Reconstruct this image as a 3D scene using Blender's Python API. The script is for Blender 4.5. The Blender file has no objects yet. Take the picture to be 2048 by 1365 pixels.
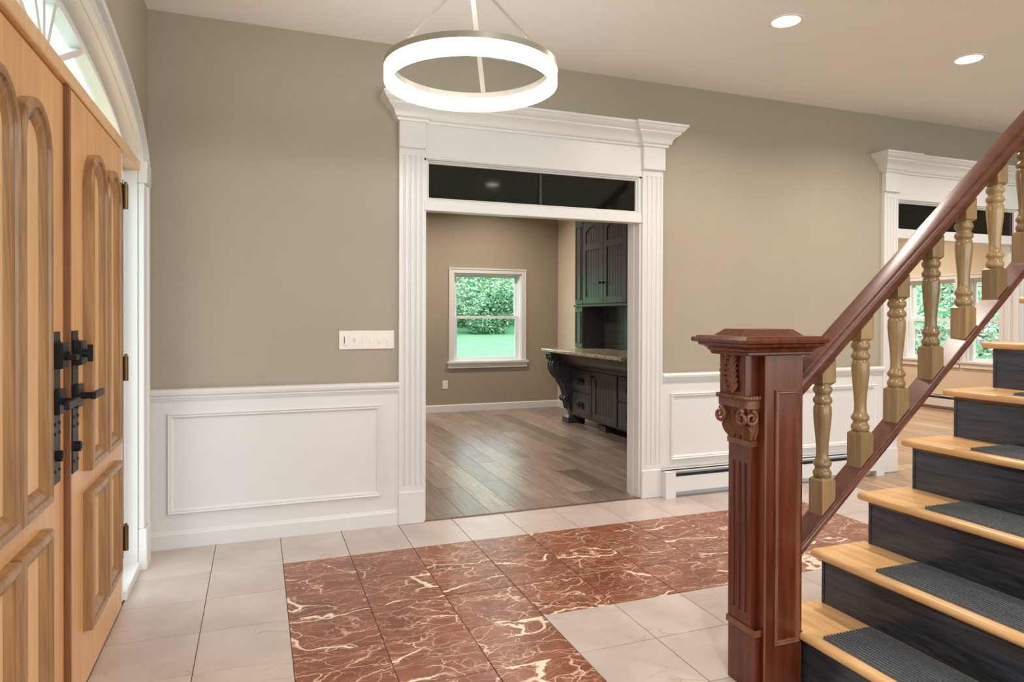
import bpy, bmesh, math, random
from mathutils import Vector, Matrix
random.seed(7)
PI = math.pi
scn = bpy.context.scene
COL = scn.collection

# ------------------------------------------------------------------ camera
cam_d = bpy.data.cameras.new('camera')
cam = bpy.data.objects.new('camera', cam_d)
COL.objects.link(cam)
R_, U_, F_ = (0.93558966, -0.35307915, 0.00266601), (-0.00027717, 0.00681612, 0.99997673), (0.35308911, 0.93556863, -0.00627923)
m = Matrix.Identity(4)
for i in range(3):
    m[i][0], m[i][1], m[i][2] = R_[i], U_[i], -F_[i]
m[0][3], m[1][3], m[2][3] = 0.5778, -4.24824, 1.32
cam.matrix_world = m
cam_d.sensor_width = 36.0
cam_d.sensor_fit = 'HORIZONTAL'
cam_d.lens = 1346.78 / 2048 * 36
cam_d.shift_y = (641.05 - 682.5) / 2048
cam_d.clip_start = 0.02
scn.camera = cam

# ------------------------------------------------------------------ sky, exposure
w = bpy.data.worlds.new('world'); scn.world = w; w.use_nodes = True
bg = w.node_tree.nodes['Background']
bg.inputs[0].default_value = (0.86, 0.94, 1.0, 1)
bg.inputs[1].default_value = 4.2
scn.view_settings.view_transform = 'Standard'
scn.view_settings.look = 'None'
scn.view_settings.gamma = 1.0
scn.view_settings.use_curve_mapping = False
scn.view_settings.exposure = 0.12
try:
    scn.cycles.sample_clamp_indirect = 6.0
    scn.cycles.max_bounces = 10
    scn.cycles.diffuse_bounces = 6
    scn.cycles.transparent_max_bounces = 12
    scn.cycles.caustics_reflective = False
    scn.cycles.caustics_refractive = False
except Exception:
    pass
CAN_W, RING_L = 20.0, 23.0          # watts of one recessed light, radiance of the ring lamp
WARM = (1.0, 0.89, 0.78)

# ------------------------------------------------------------------ materials
def lin(r, g, b):
    f = lambda c: (c / 255 / 12.92) if c / 255 <= 0.04045 else ((c / 255 + 0.055) / 1.055) ** 2.4
    return (f(r), f(g), f(b), 1)

class NT:
    def __init__(s, name):
        s.m = bpy.data.materials.new(name); s.m.use_nodes = True
        s.t = s.m.node_tree; s.b = s.t.nodes['Principled BSDF']; s.out = s.t.nodes['Material Output']
    def n(s, typ, **kw):
        nd = s.t.nodes.new(typ)
        for k, v in kw.items():
            if k.startswith('i_'):
                key = k[2:]
                key = int(key) if key.isdigit() else key.replace('_', ' ')
                if hasattr(v, 'is_linked'): s.t.links.new(v, nd.inputs[key])
                else: nd.inputs[key].default_value = v
            else: setattr(nd, k, v)
        return nd
    def link(s, a, b): s.t.links.new(a, b)
    def set(s, **kw):
        for k, v in kw.items():
            k = k.replace('_', ' ')
            if hasattr(v, 'is_linked'): s.link(v, s.b.inputs[k])
            else: s.b.inputs[k].default_value = v
    def ramp(s, fac, stops, interp='LINEAR'):
        r = s.n('ShaderNodeValToRGB'); r.color_ramp.interpolation = interp
        el = r.color_ramp.elements
        while len(el) < len(stops): el.new(0.5)
        for e, (p, c) in zip(el, stops):
            e.position = p; e.color = c if len(c) == 4 else (*c, 1)
        s.link(fac, r.inputs[0]); return r.outputs[0]
    def mix(s, fac, a, b, mode='MIX'):
        x = s.n('ShaderNodeMix', data_type='RGBA', blend_type=mode)
        for i, v in ((0, fac), (6, a), (7, b)):
            if hasattr(v, 'is_linked'): s.link(v, x.inputs[i])
            else: x.inputs[i].default_value = v
        return x.outputs[2]
    def math(s, op, a, b=0.0, clamp=False):
        x = s.n('ShaderNodeMath', operation=op, use_clamp=clamp)
        for i, v in ((0, a), (1, b)):
            if hasattr(v, 'is_linked'): s.link(v, x.inputs[i])
            else: x.inputs[i].default_value = v
        return x.outputs[0]
    def bump(s, h, strength=0.1, dist=0.01):
        b = s.n('ShaderNodeBump'); b.inputs['Strength'].default_value = strength; b.inputs['Distance'].default_value = dist
        s.link(h, b.inputs['Height']); s.link(b.outputs[0], s.b.inputs['Normal'])
    def coords(s, rnd=0.0, scale=(1, 1, 1)):
        tc = s.n('ShaderNodeTexCoord'); v = tc.outputs['Object']
        mp = s.n('ShaderNodeMapping'); s.link(v, mp.inputs['Vector']); mp.inputs['Scale'].default_value = scale
        v = mp.outputs[0]
        if rnd:
            oi = s.n('ShaderNodeObjectInfo')
            k = s.n('ShaderNodeVectorMath', operation='SCALE'); k.inputs[0].default_value = (rnd, rnd * 1.7, rnd * 0.6)
            s.link(oi.outputs['Random'], k.inputs['Scale'])
            a = s.n('ShaderNodeVectorMath', operation='ADD'); s.link(v, a.inputs[0]); s.link(k.outputs[0], a.inputs[1]); v = a.outputs[0]
            s.rnd = oi.outputs['Random']
        return v

def noise(t, v, scale, detail=4, rough=0.55, dist=0.0):
    return t.n('ShaderNodeTexNoise', i_Vector=v, i_Scale=scale, i_Detail=detail, i_Roughness=rough, i_Distortion=dist).outputs[0]

def plain(name, col, rough=0.5, metal=0.0, var=0.0, vscale=4.0, spec=0.5, bump=0.0, bscale=200.0):
    t = NT(name); t.set(Roughness=rough, Metallic=metal)
    t.b.inputs['Specular IOR Level'].default_value = spec
    v = t.coords()
    if var:
        f = noise(t, v, vscale, 5)
        c2 = tuple(c * (1 - var) for c in col[:3]) + (1,); c1 = tuple(min(1, c * (1 + var)) for c in col[:3]) + (1,)
        t.set(Base_Color=t.ramp(f, [(0.3, c2), (0.7, c1)]))
    else: t.set(Base_Color=col)
    if bump: t.bump(noise(t, v, bscale, 3), bump, 0.002)
    return t.m

def wood(name, dark, light, rough=0.35, axis='Z', scale=1.0, rnd=0.0, knots=0.0, spec=0.5):
    t = NT(name)
    st = {'X': (0.6, 9, 9), 'Y': (9, 0.6, 9), 'Z': (9, 9, 0.6)}[axis]
    v = t.coords(rnd=rnd, scale=tuple(c * scale for c in st))
    g = noise(t, v, 2.6, 8, 0.62, 1.2)
    fine = noise(t, v, 14, 4, 0.6)
    f = t.math('ADD', t.math('MULTIPLY', g, 0.75), t.math('MULTIPLY', fine, 0.25))
    c = t.ramp(f, [(0.32, dark), (0.68, light)])
    if rnd:
        hsv = t.n('ShaderNodeHueSaturation'); t.link(c, hsv.inputs['Color'])
        t.link(t.math('ADD', t.math('MULTIPLY', t.rnd, 0.5), 0.75), hsv.inputs['Value']); c = hsv.outputs[0]
    if knots:
        kv = t.coords(scale=(3.2, 3.2, 1.9))
        d = t.n('ShaderNodeTexVoronoi', i_Vector=kv, i_Scale=1.6, i_Randomness=1.0).outputs['Distance']
        k = t.ramp(d, [(0.035, (1, 1, 1, 1)), (0.075, (0, 0, 0, 1))])
        c = t.mix(t.math('MULTIPLY', k, knots), c, tuple(x * 0.25 for x in dark[:3]) + (1,))
    t.set(Base_Color=c, Roughness=rough); t.b.inputs['Specular IOR Level'].default_value = spec
    t.bump(fine, 0.05, 0.002)
    return t.m

def marble_red():
    t = NT('red_marble'); v = t.coords(rnd=23.0)
    big = noise(t, v, 2.6, 6, 0.6)
    base = t.ramp(noise(t, v, 5.5, 8, 0.65, 0.8), [(0.25, lin(98, 56, 42)), (0.5, lin(134, 78, 56)), (0.75, lin(160, 102, 74))])
    n3 = t.n('ShaderNodeTexNoise', i_Vector=v, i_Scale=5.0, i_Detail=6.0); d = t.n('ShaderNodeVectorMath', operation='SCALE', i_Scale=0.22); t.link(n3.outputs['Color'], d.inputs[0])
    a = t.n('ShaderNodeVectorMath', operation='ADD'); t.link(v, a.inputs[0]); t.link(d.outputs[0], a.inputs[1]); dv = a.outputs[0]
    st = t.n('ShaderNodeMapping'); t.link(dv, st.inputs['Vector']); st.inputs['Scale'].default_value = (0.55, 1.5, 1); st.inputs['Rotation'].default_value = (0, 0, 0.22)
    def veins(scale, e0, e1):
        d_ = t.n('ShaderNodeTexVoronoi', feature='DISTANCE_TO_EDGE', i_Vector=st.outputs[0], i_Scale=scale).outputs['Distance']
        return t.ramp(d_, [(e0, (1, 1, 1, 1)), (e1, (0, 0, 0, 1))])
    def gate_(scale, a_, b_, det=3): return t.ramp(noise(t, v, scale, det), [(a_, (0, 0, 0, 1)), (b_, (1, 1, 1, 1))])
    c = t.mix(t.math('MULTIPLY', t.math('MULTIPLY', veins(20.0, 0.0, 0.06), gate_(4.0, .38, .56)), 0.65), base, lin(196, 158, 130))
    c = t.mix(t.math('MULTIPLY', t.math('MULTIPLY', veins(9.0, 0.001, 0.022), gate_(5.5, .34, .52)), 0.8), c, lin(220, 188, 160))
    c = t.mix(t.math('MULTIPLY', t.math('MULTIPLY', veins(4.2, 0.002, 0.014), gate_(3.0, .40, .5)), 0.9), c, lin(232, 206, 180))
    patch = t.ramp(noise(t, v, 8.5, 8, 0.72, 1.6), [(0.66, (0, 0, 0, 1)), (0.73, (1, 1, 1, 1))])
    c = t.mix(t.math('MULTIPLY', patch, 0.65), c, lin(212, 182, 154))
    c = t.mix(t.math('MULTIPLY', veins(1.7, 0.008, 0.014), gate_(2.2, .47, .53, 1)), c, lin(240, 220, 196))
    t.set(Base_Color=c, Roughness=0.3); t.b.inputs['Specular IOR Level'].default_value = 0.35
    return t.m

def marble_white():
    t = NT('white_marble'); v = t.coords(rnd=31.0)
    base = t.ramp(noise(t, v, 3.0, 5), [(0.3, lin(186, 172, 164)), (0.7, lin(208, 195, 187))])
    mp = t.n('ShaderNodeMapping'); t.link(v, mp.inputs['Vector']); mp.inputs['Scale'].default_value = (0.9, 2.6, 1); mp.inputs['Rotation'].default_value = (0, 0, 0.25)
    n3 = t.n('ShaderNodeTexNoise', i_Vector=v, i_Scale=3.5, i_Detail=6.0); d = t.n('ShaderNodeVectorMath', operation='SCALE', i_Scale=0.6); t.link(n3.outputs['Color'], d.inputs[0])
    a = t.n('ShaderNodeVectorMath', operation='ADD'); t.link(mp.outputs[0], a.inputs[0]); t.link(d.outputs[0], a.inputs[1])
    v1 = t.n('ShaderNodeTexVoronoi', feature='DISTANCE_TO_EDGE', i_Vector=a.outputs[0], i_Scale=2.2).outputs['Distance']
    m1 = t.ramp(v1, [(0.0, (1, 1, 1, 1)), (0.018, (0, 0, 0, 1))])
    g = t.ramp(noise(t, v, 5.0, 2), [(0.48, (0, 0, 0, 1)), (0.62, (1, 1, 1, 1))])
    c = t.mix(t.math('MULTIPLY', t.math('MULTIPLY', m1, g), 0.6), base, lin(170, 128, 105))
    t.set(Base_Color=c, Roughness=0.28)
    return t.m

def plank_mat(name, dark, light, rough):
    t = NT(name); v = t.coords(rnd=41.0, scale=(10, 0.9, 10))
    g = noise(t, v, 2.2, 9, 0.66, 1.4)
    c = t.ramp(g, [(0.3, dark), (0.7, light)])
    v2 = t.coords(rnd=17.0)
    mark = t.ramp(noise(t, v2, 9, 6, 0.7), [(0.62, (0, 0, 0, 1)), (0.78, (1, 1, 1, 1))])
    c = t.mix(t.math('MULTIPLY', mark, 0.35), c, tuple(x * 0.45 for x in dark[:3]) + (1,))
    hsv = t.n('ShaderNodeHueSaturation'); t.link(c, hsv.inputs['Color'])
    t.link(t.math('ADD', t.math('MULTIPLY', t.rnd, 0.55), 0.72), hsv.inputs['Value'])
    t.set(Base_Color=hsv.outputs[0], Roughness=rough)
    t.bump(g, 0.06, 0.002)
    return t.m

def glass_mat(name='window_glass', tint=(0.97, 1.0, 0.98, 1)):
    t = NT(name)
    tr = t.n('ShaderNodeBsdfTransparent'); tr.inputs[0].default_value = tint
    gl = t.n('ShaderNodeBsdfGlossy'); gl.inputs['Roughness'].default_value = 0.02
    lw = t.n('ShaderNodeLayerWeight'); lw.inputs[0].default_value = 0.5
    fr = t.math('ADD', t.math('MULTIPLY', t.math('POWER', lw.outputs['Facing'], 5.0), 0.46), 0.02)   # half the reflectance on each face of the pane
    mx = t.n('ShaderNodeMixShader'); t.link(fr, mx.inputs[0]); t.link(tr.outputs[0], mx.inputs[1]); t.link(gl.outputs[0], mx.inputs[2])
    t.link(mx.outputs[0], t.out.inputs[0]); return t.m

def emis(name, col, s):
    t = NT(name); t.set(Base_Color=(0.8, 0.8, 0.8, 1), Emission_Color=(*col, 1), Emission_Strength=s); return t.m

def grass_mat():
    t = NT('lawn_grass'); v = t.coords()
    f = noise(t, v, 1.6, 8, 0.7)
    litter = t.ramp(noise(t, v, 1.1, 7, 0.72), [(0.50, (0, 0, 0, 1)), (0.60, (1, 1, 1, 1))])
    tc = t.n('ShaderNodeSeparateXYZ'); t.link(v, tc.inputs[0])
    low = t.ramp(t.math('ADD', t.math('MULTIPLY', tc.outputs[2], 0.25), noise(t, v, 1.2, 6, 0.7)), [(0.62, (1, 1, 1, 1)), (0.95, (0, 0, 0, 1))])
    litter = t.math('MAXIMUM', litter, low)
    east = t.math('MULTIPLY', t.math('GREATER_THAN', tc.outputs[0], 11.0), t.math('LESS_THAN', tc.outputs[1], 12.0))
    c = t.ramp(f, [(0.3, lin(84, 140, 94)), (0.7, lin(118, 176, 126))])
    speck = t.ramp(noise(t, v, 14, 6, 0.8), [(0.35, lin(70, 62, 50)), (0.65, lin(190, 184, 174))])
    c = t.mix(t.math('MULTIPLY', litter, east), c, speck)
    t.set(Base_Color=c, Roughness=0.9); t.bump(noise(t, v, 30, 5), 0.6, 0.05)
    return t.m

def leaf_mat(name, a, b):
    t = NT(name); oi = t.n('ShaderNodeNewGeometry')
    v = t.coords(); f = noise(t, v, 2.5, 4)
    rp = t.math('ADD', t.math('MULTIPLY', oi.outputs['Random Per Island'], 0.6), t.math('MULTIPLY', f, 0.4))
    t.set(Base_Color=t.ramp(rp, [(0.2, a), (0.8, b)]), Roughness=0.7)
    t.b.inputs['Subsurface Weight'].default_value = 0.0
    return t.m

def granite():
    t = NT('granite'); v = t.coords()
    c = t.ramp(t.n('ShaderNodeTexVoronoi', i_Vector=v, i_Scale=150.0).outputs['Color'], [(0.2, lin(60, 55, 48)), (0.5, lin(165, 150, 125)), (0.8, lin(215, 205, 180))])
    t.set(Base_Color=c, Roughness=0.15); return t.m

M = {}
M['wall'] = plain('wall_paint', lin(171, 160, 144), 0.75, var=0.03, vscale=1.5, spec=0.25, bump=0.06)
M['wall_den'] = plain('den_wall_paint', lin(162, 150, 132), 0.75, var=0.03, vscale=1.5, spec=0.25, bump=0.06)
M['wall_cream'] = plain('cream_wall_paint', lin(214, 200, 178), 0.75, var=0.02, spec=0.25)
M['ceil'] = plain('ceiling_paint', lin(250, 247, 245), 0.85, spec=0.2, var=0.01)
M['trim'] = plain('white_trim_paint', lin(224, 222, 221), 0.32, var=0.015, vscale=2.0)
M['trimdim'] = plain('white_window_vinyl', lin(232, 234, 236), 0.35)
M['red'] = marble_red()
M['white'] = marble_white()
M['grout'] = plain('grout', lin(120, 96, 80), 0.9, var=0.1)
M['plank'] = plank_mat('grey_plank', lin(112, 95, 84), lin(166, 148, 133), 0.30)
M['plank2'] = plank_mat('warm_plank', lin(140, 108, 80), lin(196, 164, 130), 0.3)
M['pine'] = wood('pine', lin(204, 146, 90), lin(230, 180, 126), 0.3, 'Z', 0.5, knots=0.0)
M['pine_light'] = wood('pine_panel', lin(216, 168, 118), lin(236, 196, 152), 0.3, 'Z', 0.5)
M['pine_mould'] = wood('pine_moulding', lin(108, 76, 46), lin(184, 140, 96), 0.3, 'Z', 0.9, knots=0.8)
M['threshold'] = wood('threshold_wood', lin(74, 52, 38), lin(112, 80, 60), 0.4, 'X', 0.9)
M['pine_dark'] = wood('pine_edge', lin(96, 58, 34), lin(150, 98, 60), 0.4, 'Z', 0.9)
M['mahog'] = wood('mahogany', lin(70, 28, 14), lin(112, 54, 31), 0.24, 'Z', 0.8)
M['mahog_x'] = wood('mahogany_rail', lin(76, 38, 26), lin(116, 66, 50), 0.33, 'X', 0.8)
M['carve'] = wood('carved_mahogany', lin(84, 46, 30), lin(142, 88, 60), 0.3, 'Z', 1.5)
M['bal'] = wood('varnished_poplar', lin(128, 100, 66), lin(164, 134, 94), 0.22, 'Z', 0.9, rnd=3.0)
M['tread'] = wood('oak_tread', lin(200, 148, 94), lin(240, 196, 140), 0.3, 'Y', 0.8)
M['riser'] = wood('black_riser', lin(24, 22, 25), lin(74, 77, 88), 0.24, 'Y', 1.2)  # light end of the grain carries a painted bluish daylight sheen
M['mat'] = plain('charcoal_rib', lin(92, 96, 100), 0.95, var=0.35, vscale=120.0, bump=0.4, bscale=500.0)
M['black'] = plain('black_metal', lin(34, 35, 38), 0.42, metal=0.5)
M['brass'] = plain('aged_brass', lin(122, 98, 62), 0.45, metal=0.8, var=0.2, vscale=40)
M['cab'] = wood('black_cabinet', lin(52, 53, 55), lin(80, 82, 85), 0.30, 'Z', 1.2)
M['cabdark'] = plain('dark_cabinet_inside', lin(40, 38, 36), 0.5)
M['granite'] = granite()
M['glass'] = glass_mat()
M['blackglass'] = plain('black_glass', (0.004, 0.004, 0.004, 1), 0.06, spec=0.5)
M['nickel'] = plain('brushed_nickel', lin(200, 194, 184), 0.35, metal=0.8)
M['plate'] = plain('switch_plate', lin(236, 226, 216), 0.3)
M['dark'] = plain('dark_slot', lin(40, 42, 38), 0.6)
M['ring'] = emis('ring_diffuser', (1.0, 0.96, 0.92), RING_L)
M['lens'] = emis('can_lens', (1.0, 0.93, 0.82), 12.0)
M['grass'] = grass_mat()
M['leafA'] = leaf_mat('shrub_leaves', lin(70, 112, 80), lin(176, 214, 176))
M['leafB'] = leaf_mat('tree_leaves', lin(112, 156, 118), lin(206, 228, 200))
M['leafC'] = leaf_mat('leaf_litter', lin(82, 70, 58), lin(222, 218, 208))
M['bark'] = plain('bark', lin(96, 84, 70), 0.9, var=0.3, vscale=8)
M['bounce_pale'] = plain('bounce_pale', lin(200, 196, 186), 0.8)

# ------------------------------------------------------------------ mesh helpers
class MB:
    def __init__(s): s.v = []; s.f = []
    def add(s, vs, fs):
        o = len(s.v); s.v += [tuple(p) for p in vs]; s.f += [tuple(i + o for i in f) for f in fs]; return s
    def box(s, x0, x1, y0, y1, z0, z1):
        x0, x1 = sorted((x0, x1)); y0, y1 = sorted((y0, y1)); z0, z1 = sorted((z0, z1))
        return s.add([(x0, y0, z0), (x1, y0, z0), (x1, y1, z0), (x0, y1, z0), (x0, y0, z1), (x1, y0, z1), (x1, y1, z1), (x0, y1, z1)],
                     [(0, 3, 2, 1), (4, 5, 6, 7), (0, 1, 5, 4), (1, 2, 6, 5), (2, 3, 7, 6), (3, 0, 4, 7)])
    def cbox(s, x0, x1, y0, y1, z0, z1, b=0.003):
        x0, x1 = sorted((x0, x1)); y0, y1 = sorted((y0, y1)); z0, z1 = sorted((z0, z1))
        b = min(b, (x1 - x0) * .45, (y1 - y0) * .45, (z1 - z0) * .45)
        bm = bmesh.new(); bmesh.ops.create_cube(bm, size=1)
        for v in bm.verts:
            v.co = ((x0 + x1) / 2 + v.co.x * (x1 - x0), (y0 + y1) / 2 + v.co.y * (y1 - y0), (z0 + z1) / 2 + v.co.z * (z1 - z0))
        bmesh.ops.bevel(bm, geom=bm.edges[:], offset=b, segments=1, profile=0.5, affect='EDGES')
        bm.verts.index_update()
        s.add([v.co[:] for v in bm.verts], [[v.index for v in f.verts] for f in bm.faces]); bm.free(); return s
    def prism(s, poly, a0, a1, axis='Y'):
        """poly: 2D points; axis Y: (x,z), axis X: (y,z), axis Z: (x,y)"""
        mp = {'Y': lambda p, a: (p[0], a, p[1]), 'X': lambda p, a: (a, p[0], p[1]), 'Z': lambda p, a: (p[0], p[1], a)}[axis]
        n = len(poly)
        vs = [mp(p, a0) for p in poly] + [mp(p, a1) for p in poly]
        fs = [tuple(range(n)), tuple(reversed(range(n, 2 * n)))] + [(i, (i + 1) % n, n + (i + 1) % n, n + i) for i in range(n)]
        return s.add(vs, fs)
    def lathe(s, prof, c=(0, 0, 0), n=20, cap=True):
        vs = []; fs = []
        for r, z in prof:
            for k in range(n):
                a = 2 * PI * k / n; vs.append((c[0] + r * math.cos(a), c[1] + r * math.sin(a), c[2] + z))
        for i in range(len(prof) - 1):
            for k in range(n):
                fs.append((i * n + k, i * n + (k + 1) % n, (i + 1) * n + (k + 1) % n, (i + 1) * n + k))
        if cap: fs += [tuple(reversed(range(n))), tuple(range((len(prof) - 1) * n, len(prof) * n))]
        return s.add(vs, fs)
    def sweep(s, path, prof, fmap, closed=False):
        """path: 2D points (u,v); prof: closed outline of (offset to the right of travel, w); fmap(u,v,w)->xyz"""
        n = len(path); k = len(prof); vs = []
        P = [Vector(p) for p in path]
        def seg(i): return (P[(i + 1) % n] - P[i % n]).normalized()
        for i in range(n):
            if closed: d0, d1 = seg(i - 1), seg(i)
            else: d0 = seg(i - 1) if i else seg(0); d1 = seg(i) if i < n - 1 else seg(n - 2)
            n0 = Vector((d0.y, -d0.x)); n1 = Vector((d1.y, -d1.x))
            mi = n0 + n1; mi = mi / max(1e-6, mi.dot(n0)) if mi.length > 1e-6 else n0
            for o, w_ in prof:
                q = P[i] + mi * o; vs.append(fmap(q.x, q.y, w_))
        fs = []
        for i in range(n if closed else n - 1):
            j = (i + 1) % n
            for a in range(k):
                b = (a + 1) % k; fs.append((i * k + a, j * k + a, j * k + b, i * k + b))
        if not closed: fs += [tuple(range(k)), tuple(reversed(range((n - 1) * k, n * k)))]
        return s.add(vs, fs)
    def tube(s, pts, rad, n=6, flat=1.0, flat_axis=None):
        P = [Vector(p) for p in pts]; vs = []; N = len(P)
        if not hasattr(rad, '__len__'): rad = [rad] * N
        up = Vector((0, 0, 1)); prev = None
        for i in range(N):
            d = (P[min(i + 1, N - 1)] - P[max(i - 1, 0)]).normalized()
            a = (prev - d * prev.dot(d)) if prev else (up - d * up.dot(d))
            if a.length < 1e-3: a = Vector((1, 0, 0)) - d * d.x
            a.normalize(); b = d.cross(a); prev = a
            for k in range(n):
                t = 2 * PI * k / n; vs.append(P[i] + (a * math.cos(t) + b * math.sin(t)) * rad[i])
        fs = [(i * n + k, i * n + (k + 1) % n, (i + 1) * n + (k + 1) % n, (i + 1) * n + k) for i in range(N - 1) for k in range(n)]
        fs += [tuple(reversed(range(n))), tuple(range((N - 1) * n, N * n))]
        return s.add(vs, fs)
    def cyl(s, p0, p1, r, n=14): return s.tube([p0, p1], r, n)

WL = {}
def mesh_of(name, mb, mat, smooth=None, origin=None):
    me = bpy.data.meshes.new(name)
    o = origin
    me.from_pydata([(p[0] - o[0], p[1] - o[1], p[2] - o[2]) for p in mb.v], [], mb.f)
    bm = bmesh.new(); bm.from_mesh(me); bmesh.ops.recalc_face_normals(bm, faces=bm.faces[:]); bm.to_mesh(me); bm.free()
    me.materials.append(M[mat])
    if smooth:
        for p in me.polygons: p.use_smooth = True
        me.set_sharp_from_angle(angle=math.radians(smooth))
    return me

def place(name, me, wl, parent):
    o = bpy.data.objects.new(name, me); COL.objects.link(o)
    wl = Vector(wl); WL[o.name] = wl
    if parent: o.parent = parent; o.location = wl - WL[parent.name]
    else: o.location = wl
    return o

def obj(name, mb, mat, parent=None, smooth=None):
    lo = [min(p[i] for p in mb.v) for i in range(3)]; hi = [max(p[i] for p in mb.v) for i in range(3)]
    og = ((lo[0] + hi[0]) / 2, (lo[1] + hi[1]) / 2, lo[2])
    return place(name, mesh_of(name, mb, mat, smooth, og), og, parent)

def tag(o, label=None, cat=None, group=None, kind=None):
    if label: o['label'] = label
    if cat: o['category'] = cat
    if group: o['group'] = group
    if kind: o['kind'] = kind
    return o

def thing(name, loc, label, cat, group=None):
    o = bpy.data.objects.new(name, None); COL.objects.link(o); o.empty_display_size = 0.1
    o.location = loc; WL[o.name] = Vector(loc)
    return tag(o, label, cat, group)

def struct(name, mb, mat, label=None, smooth=None):
    return tag(obj(name, mb, mat, None, smooth), label, kind='structure')

def struct_root(name, loc, label=None):
    o = bpy.data.objects.new(name, None); COL.objects.link(o); o.location = loc; WL[o.name] = Vector(loc)
    return tag(o, label, kind='structure')

def B(*a): return MB().box(*a)
def CB(*a): return MB().cbox(*a)

H = 3.031
TW = 0.14          # thickness of the wall between hall and rooms
FAR, XR, X2 = 4.70, 4.67, 9.82

def wall_with(mb, a0, a1, z0, z1, t0, t1, openings, axis='X'):
    """a wall along x (axis X, t = y) or along y (axis Y, t = x) with rectangular openings (a0,a1,z0,z1)"""
    cuts = sorted({a0, a1, *[o[0] for o in openings], *[o[1] for o in openings]})
    for l, r in zip(cuts, cuts[1:]):
        mid = (l + r) / 2
        zs = [(z0, z1)]
        for o in openings:
            if o[0] < mid < o[1]:
                nz = []
                for p, q in zs:
                    if o[2] > p: nz.append((p, min(q, o[2])))
                    if o[3] < q: nz.append((max(p, o[3]), q))
                zs = nz
        for p, q in zs:
            if axis == 'X': mb.box(l, r, t0, t1, p, q)
            else: mb.box(t0, t1, l, r, p, q)
    return mb

# ------------------------------------------------------------------ shell
D1 = (1.57, 3.175); D2 = (5.69, 7.25); DZ = 2.335
struct('wall_back', wall_with(MB(), -0.2, 10.0, -0.3, H + 0.1, 0.0, TW, [(D1[0], D1[1], -0.31, DZ), (D2[0], D2[1], -0.31, DZ)]), 'wall', 'greige painted hall wall with two cased openings')
W1 = (3.095, 4.095, 0.69, 1.915)
struct('wall_far', wall_with(MB(), -0.2, 10.0, -0.3, H + 0.1, FAR, FAR + 0.15, [W1]), 'wall_den', 'taupe far wall of the den with one window')
struct('wall_partition', B(XR, XR + 0.12, TW, FAR, -0.3, H + 0.1), 'wall_cream', 'pale wall behind the black built-in hutch')
W2A = (2.455, 3.22, 0.70, 1.86); W2B = (1.56, 2.295, 0.70, 1.86)
struct('wall_right', wall_with(MB(), -6.3, FAR + 0.15, -0.3, H + 0.1, X2, X2 + 0.15, [W2A, W2B], 'Y'), 'wall_cream', 'cream side wall of the far room with two windows')
BW = [(0.25, 2.15, 0.25, 2.75), (2.35, 4.25, 0.25, 2.75), (4.6, 6.5, 0.25, 2.75), (6.7, 8.6, 0.25, 2.75)]  # openings behind the camera, added to let in soft fill daylight
struct('wall_front', wall_with(MB(), -0.2, 10.0, -0.3, H + 0.1, -6.35, -6.2, BW), 'wall', 'unseen greige wall with wide openings added for daylight fill')
struct('ceiling', B(-0.2, 10.0, -6.35, FAR + 0.15, H, H + 0.1), 'ceil', 'flat off-white ceiling')

# entry wall with arched opening
YC, HS, ZS, RISE, PW = -1.725, 1.525, 2.09, 0.42, 1.76
def arch(hs, rise, z0, n=28):
    pts = []
    for k in range(n + 1):
        th = PI * k / n
        c, s_ = math.cos(th), math.sin(th)
        u = math.copysign(abs(c) ** (2 / PW), c); v_ = abs(s_) ** (2 / PW)
        pts.append((YC + hs * u, z0 + rise * v_))
    return pts            # from +y side over the top to -y side
mb = MB()
HS_IN, RI_IN = 1.40, 0.315
ai = arch(HS_IN, RI_IN, 2.11)
mb.box(-0.12, 0, YC + HS_IN, TW, -0.3, H + 0.1); mb.box(-0.12, 0, -6.35, YC - HS_IN, -0.3, H + 0.1)
mb.box(-0.12, 0, TW, FAR + 0.15, -0.3, H + 0.1)
for p, q in zip(ai, ai[1:]):
    mb.prism([p, (p[0], H + 0.1), (q[0], H + 0.1), q], -0.12, 0.0, 'X')
struct('wall_left', mb, 'wall', 'greige entry wall around the arched front doors')

# ------------------------------------------------------------------ floors
S, TX, TY, XW = 0.351, 0.7035, -0.477, 4.905
fl = struct('floor', B(-0.2, XW, -6.35, 0.0, -0.3, -0.004), 'grout', 'tiled entry hall floor of cream and red marble')
def tile_mesh(name, sx, sy, mat, g=0.0016):
    b = 0.0012; hx, hy = sx / 2 - g, sy / 2 - g
    vs = [(-hx, -hy, -0.004), (hx, -hy, -0.004), (hx, hy, -0.004), (-hx, hy, -0.004), (-hx, -hy, -b), (hx, -hy, -b), (hx, hy, -b), (-hx, hy, -b),
          (-hx + b, -hy + b, 0), (hx - b, -hy + b, 0), (hx - b, hy - b, 0), (-hx + b, hy - b, 0)]
    fs = [(0, 1, 5, 4), (1, 2, 6, 5), (2, 3, 7, 6), (3, 0, 4, 7), (4, 5, 9, 8), (5, 6, 10, 9), (6, 7, 11, 10), (7, 4, 8, 11), (8, 9, 10, 11)]
    me = bpy.data.meshes.new(name); me.from_pydata(vs, [], fs); me.materials.append(M[mat]); return me
tm = {'red': tile_mesh('red_tile', S, S, 'red'), 'white': tile_mesh('white_tile', S, S, 'white'),
      'edge': tile_mesh('border_tile', S, 0.455, 'white'), 'endcol': tile_mesh('end_tile', XW - (TX + 11 * S), S, 'white'), 'endcorner': tile_mesh('end_border_tile', XW - (TX + 11 * S), 0.455, 'white')}
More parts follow.
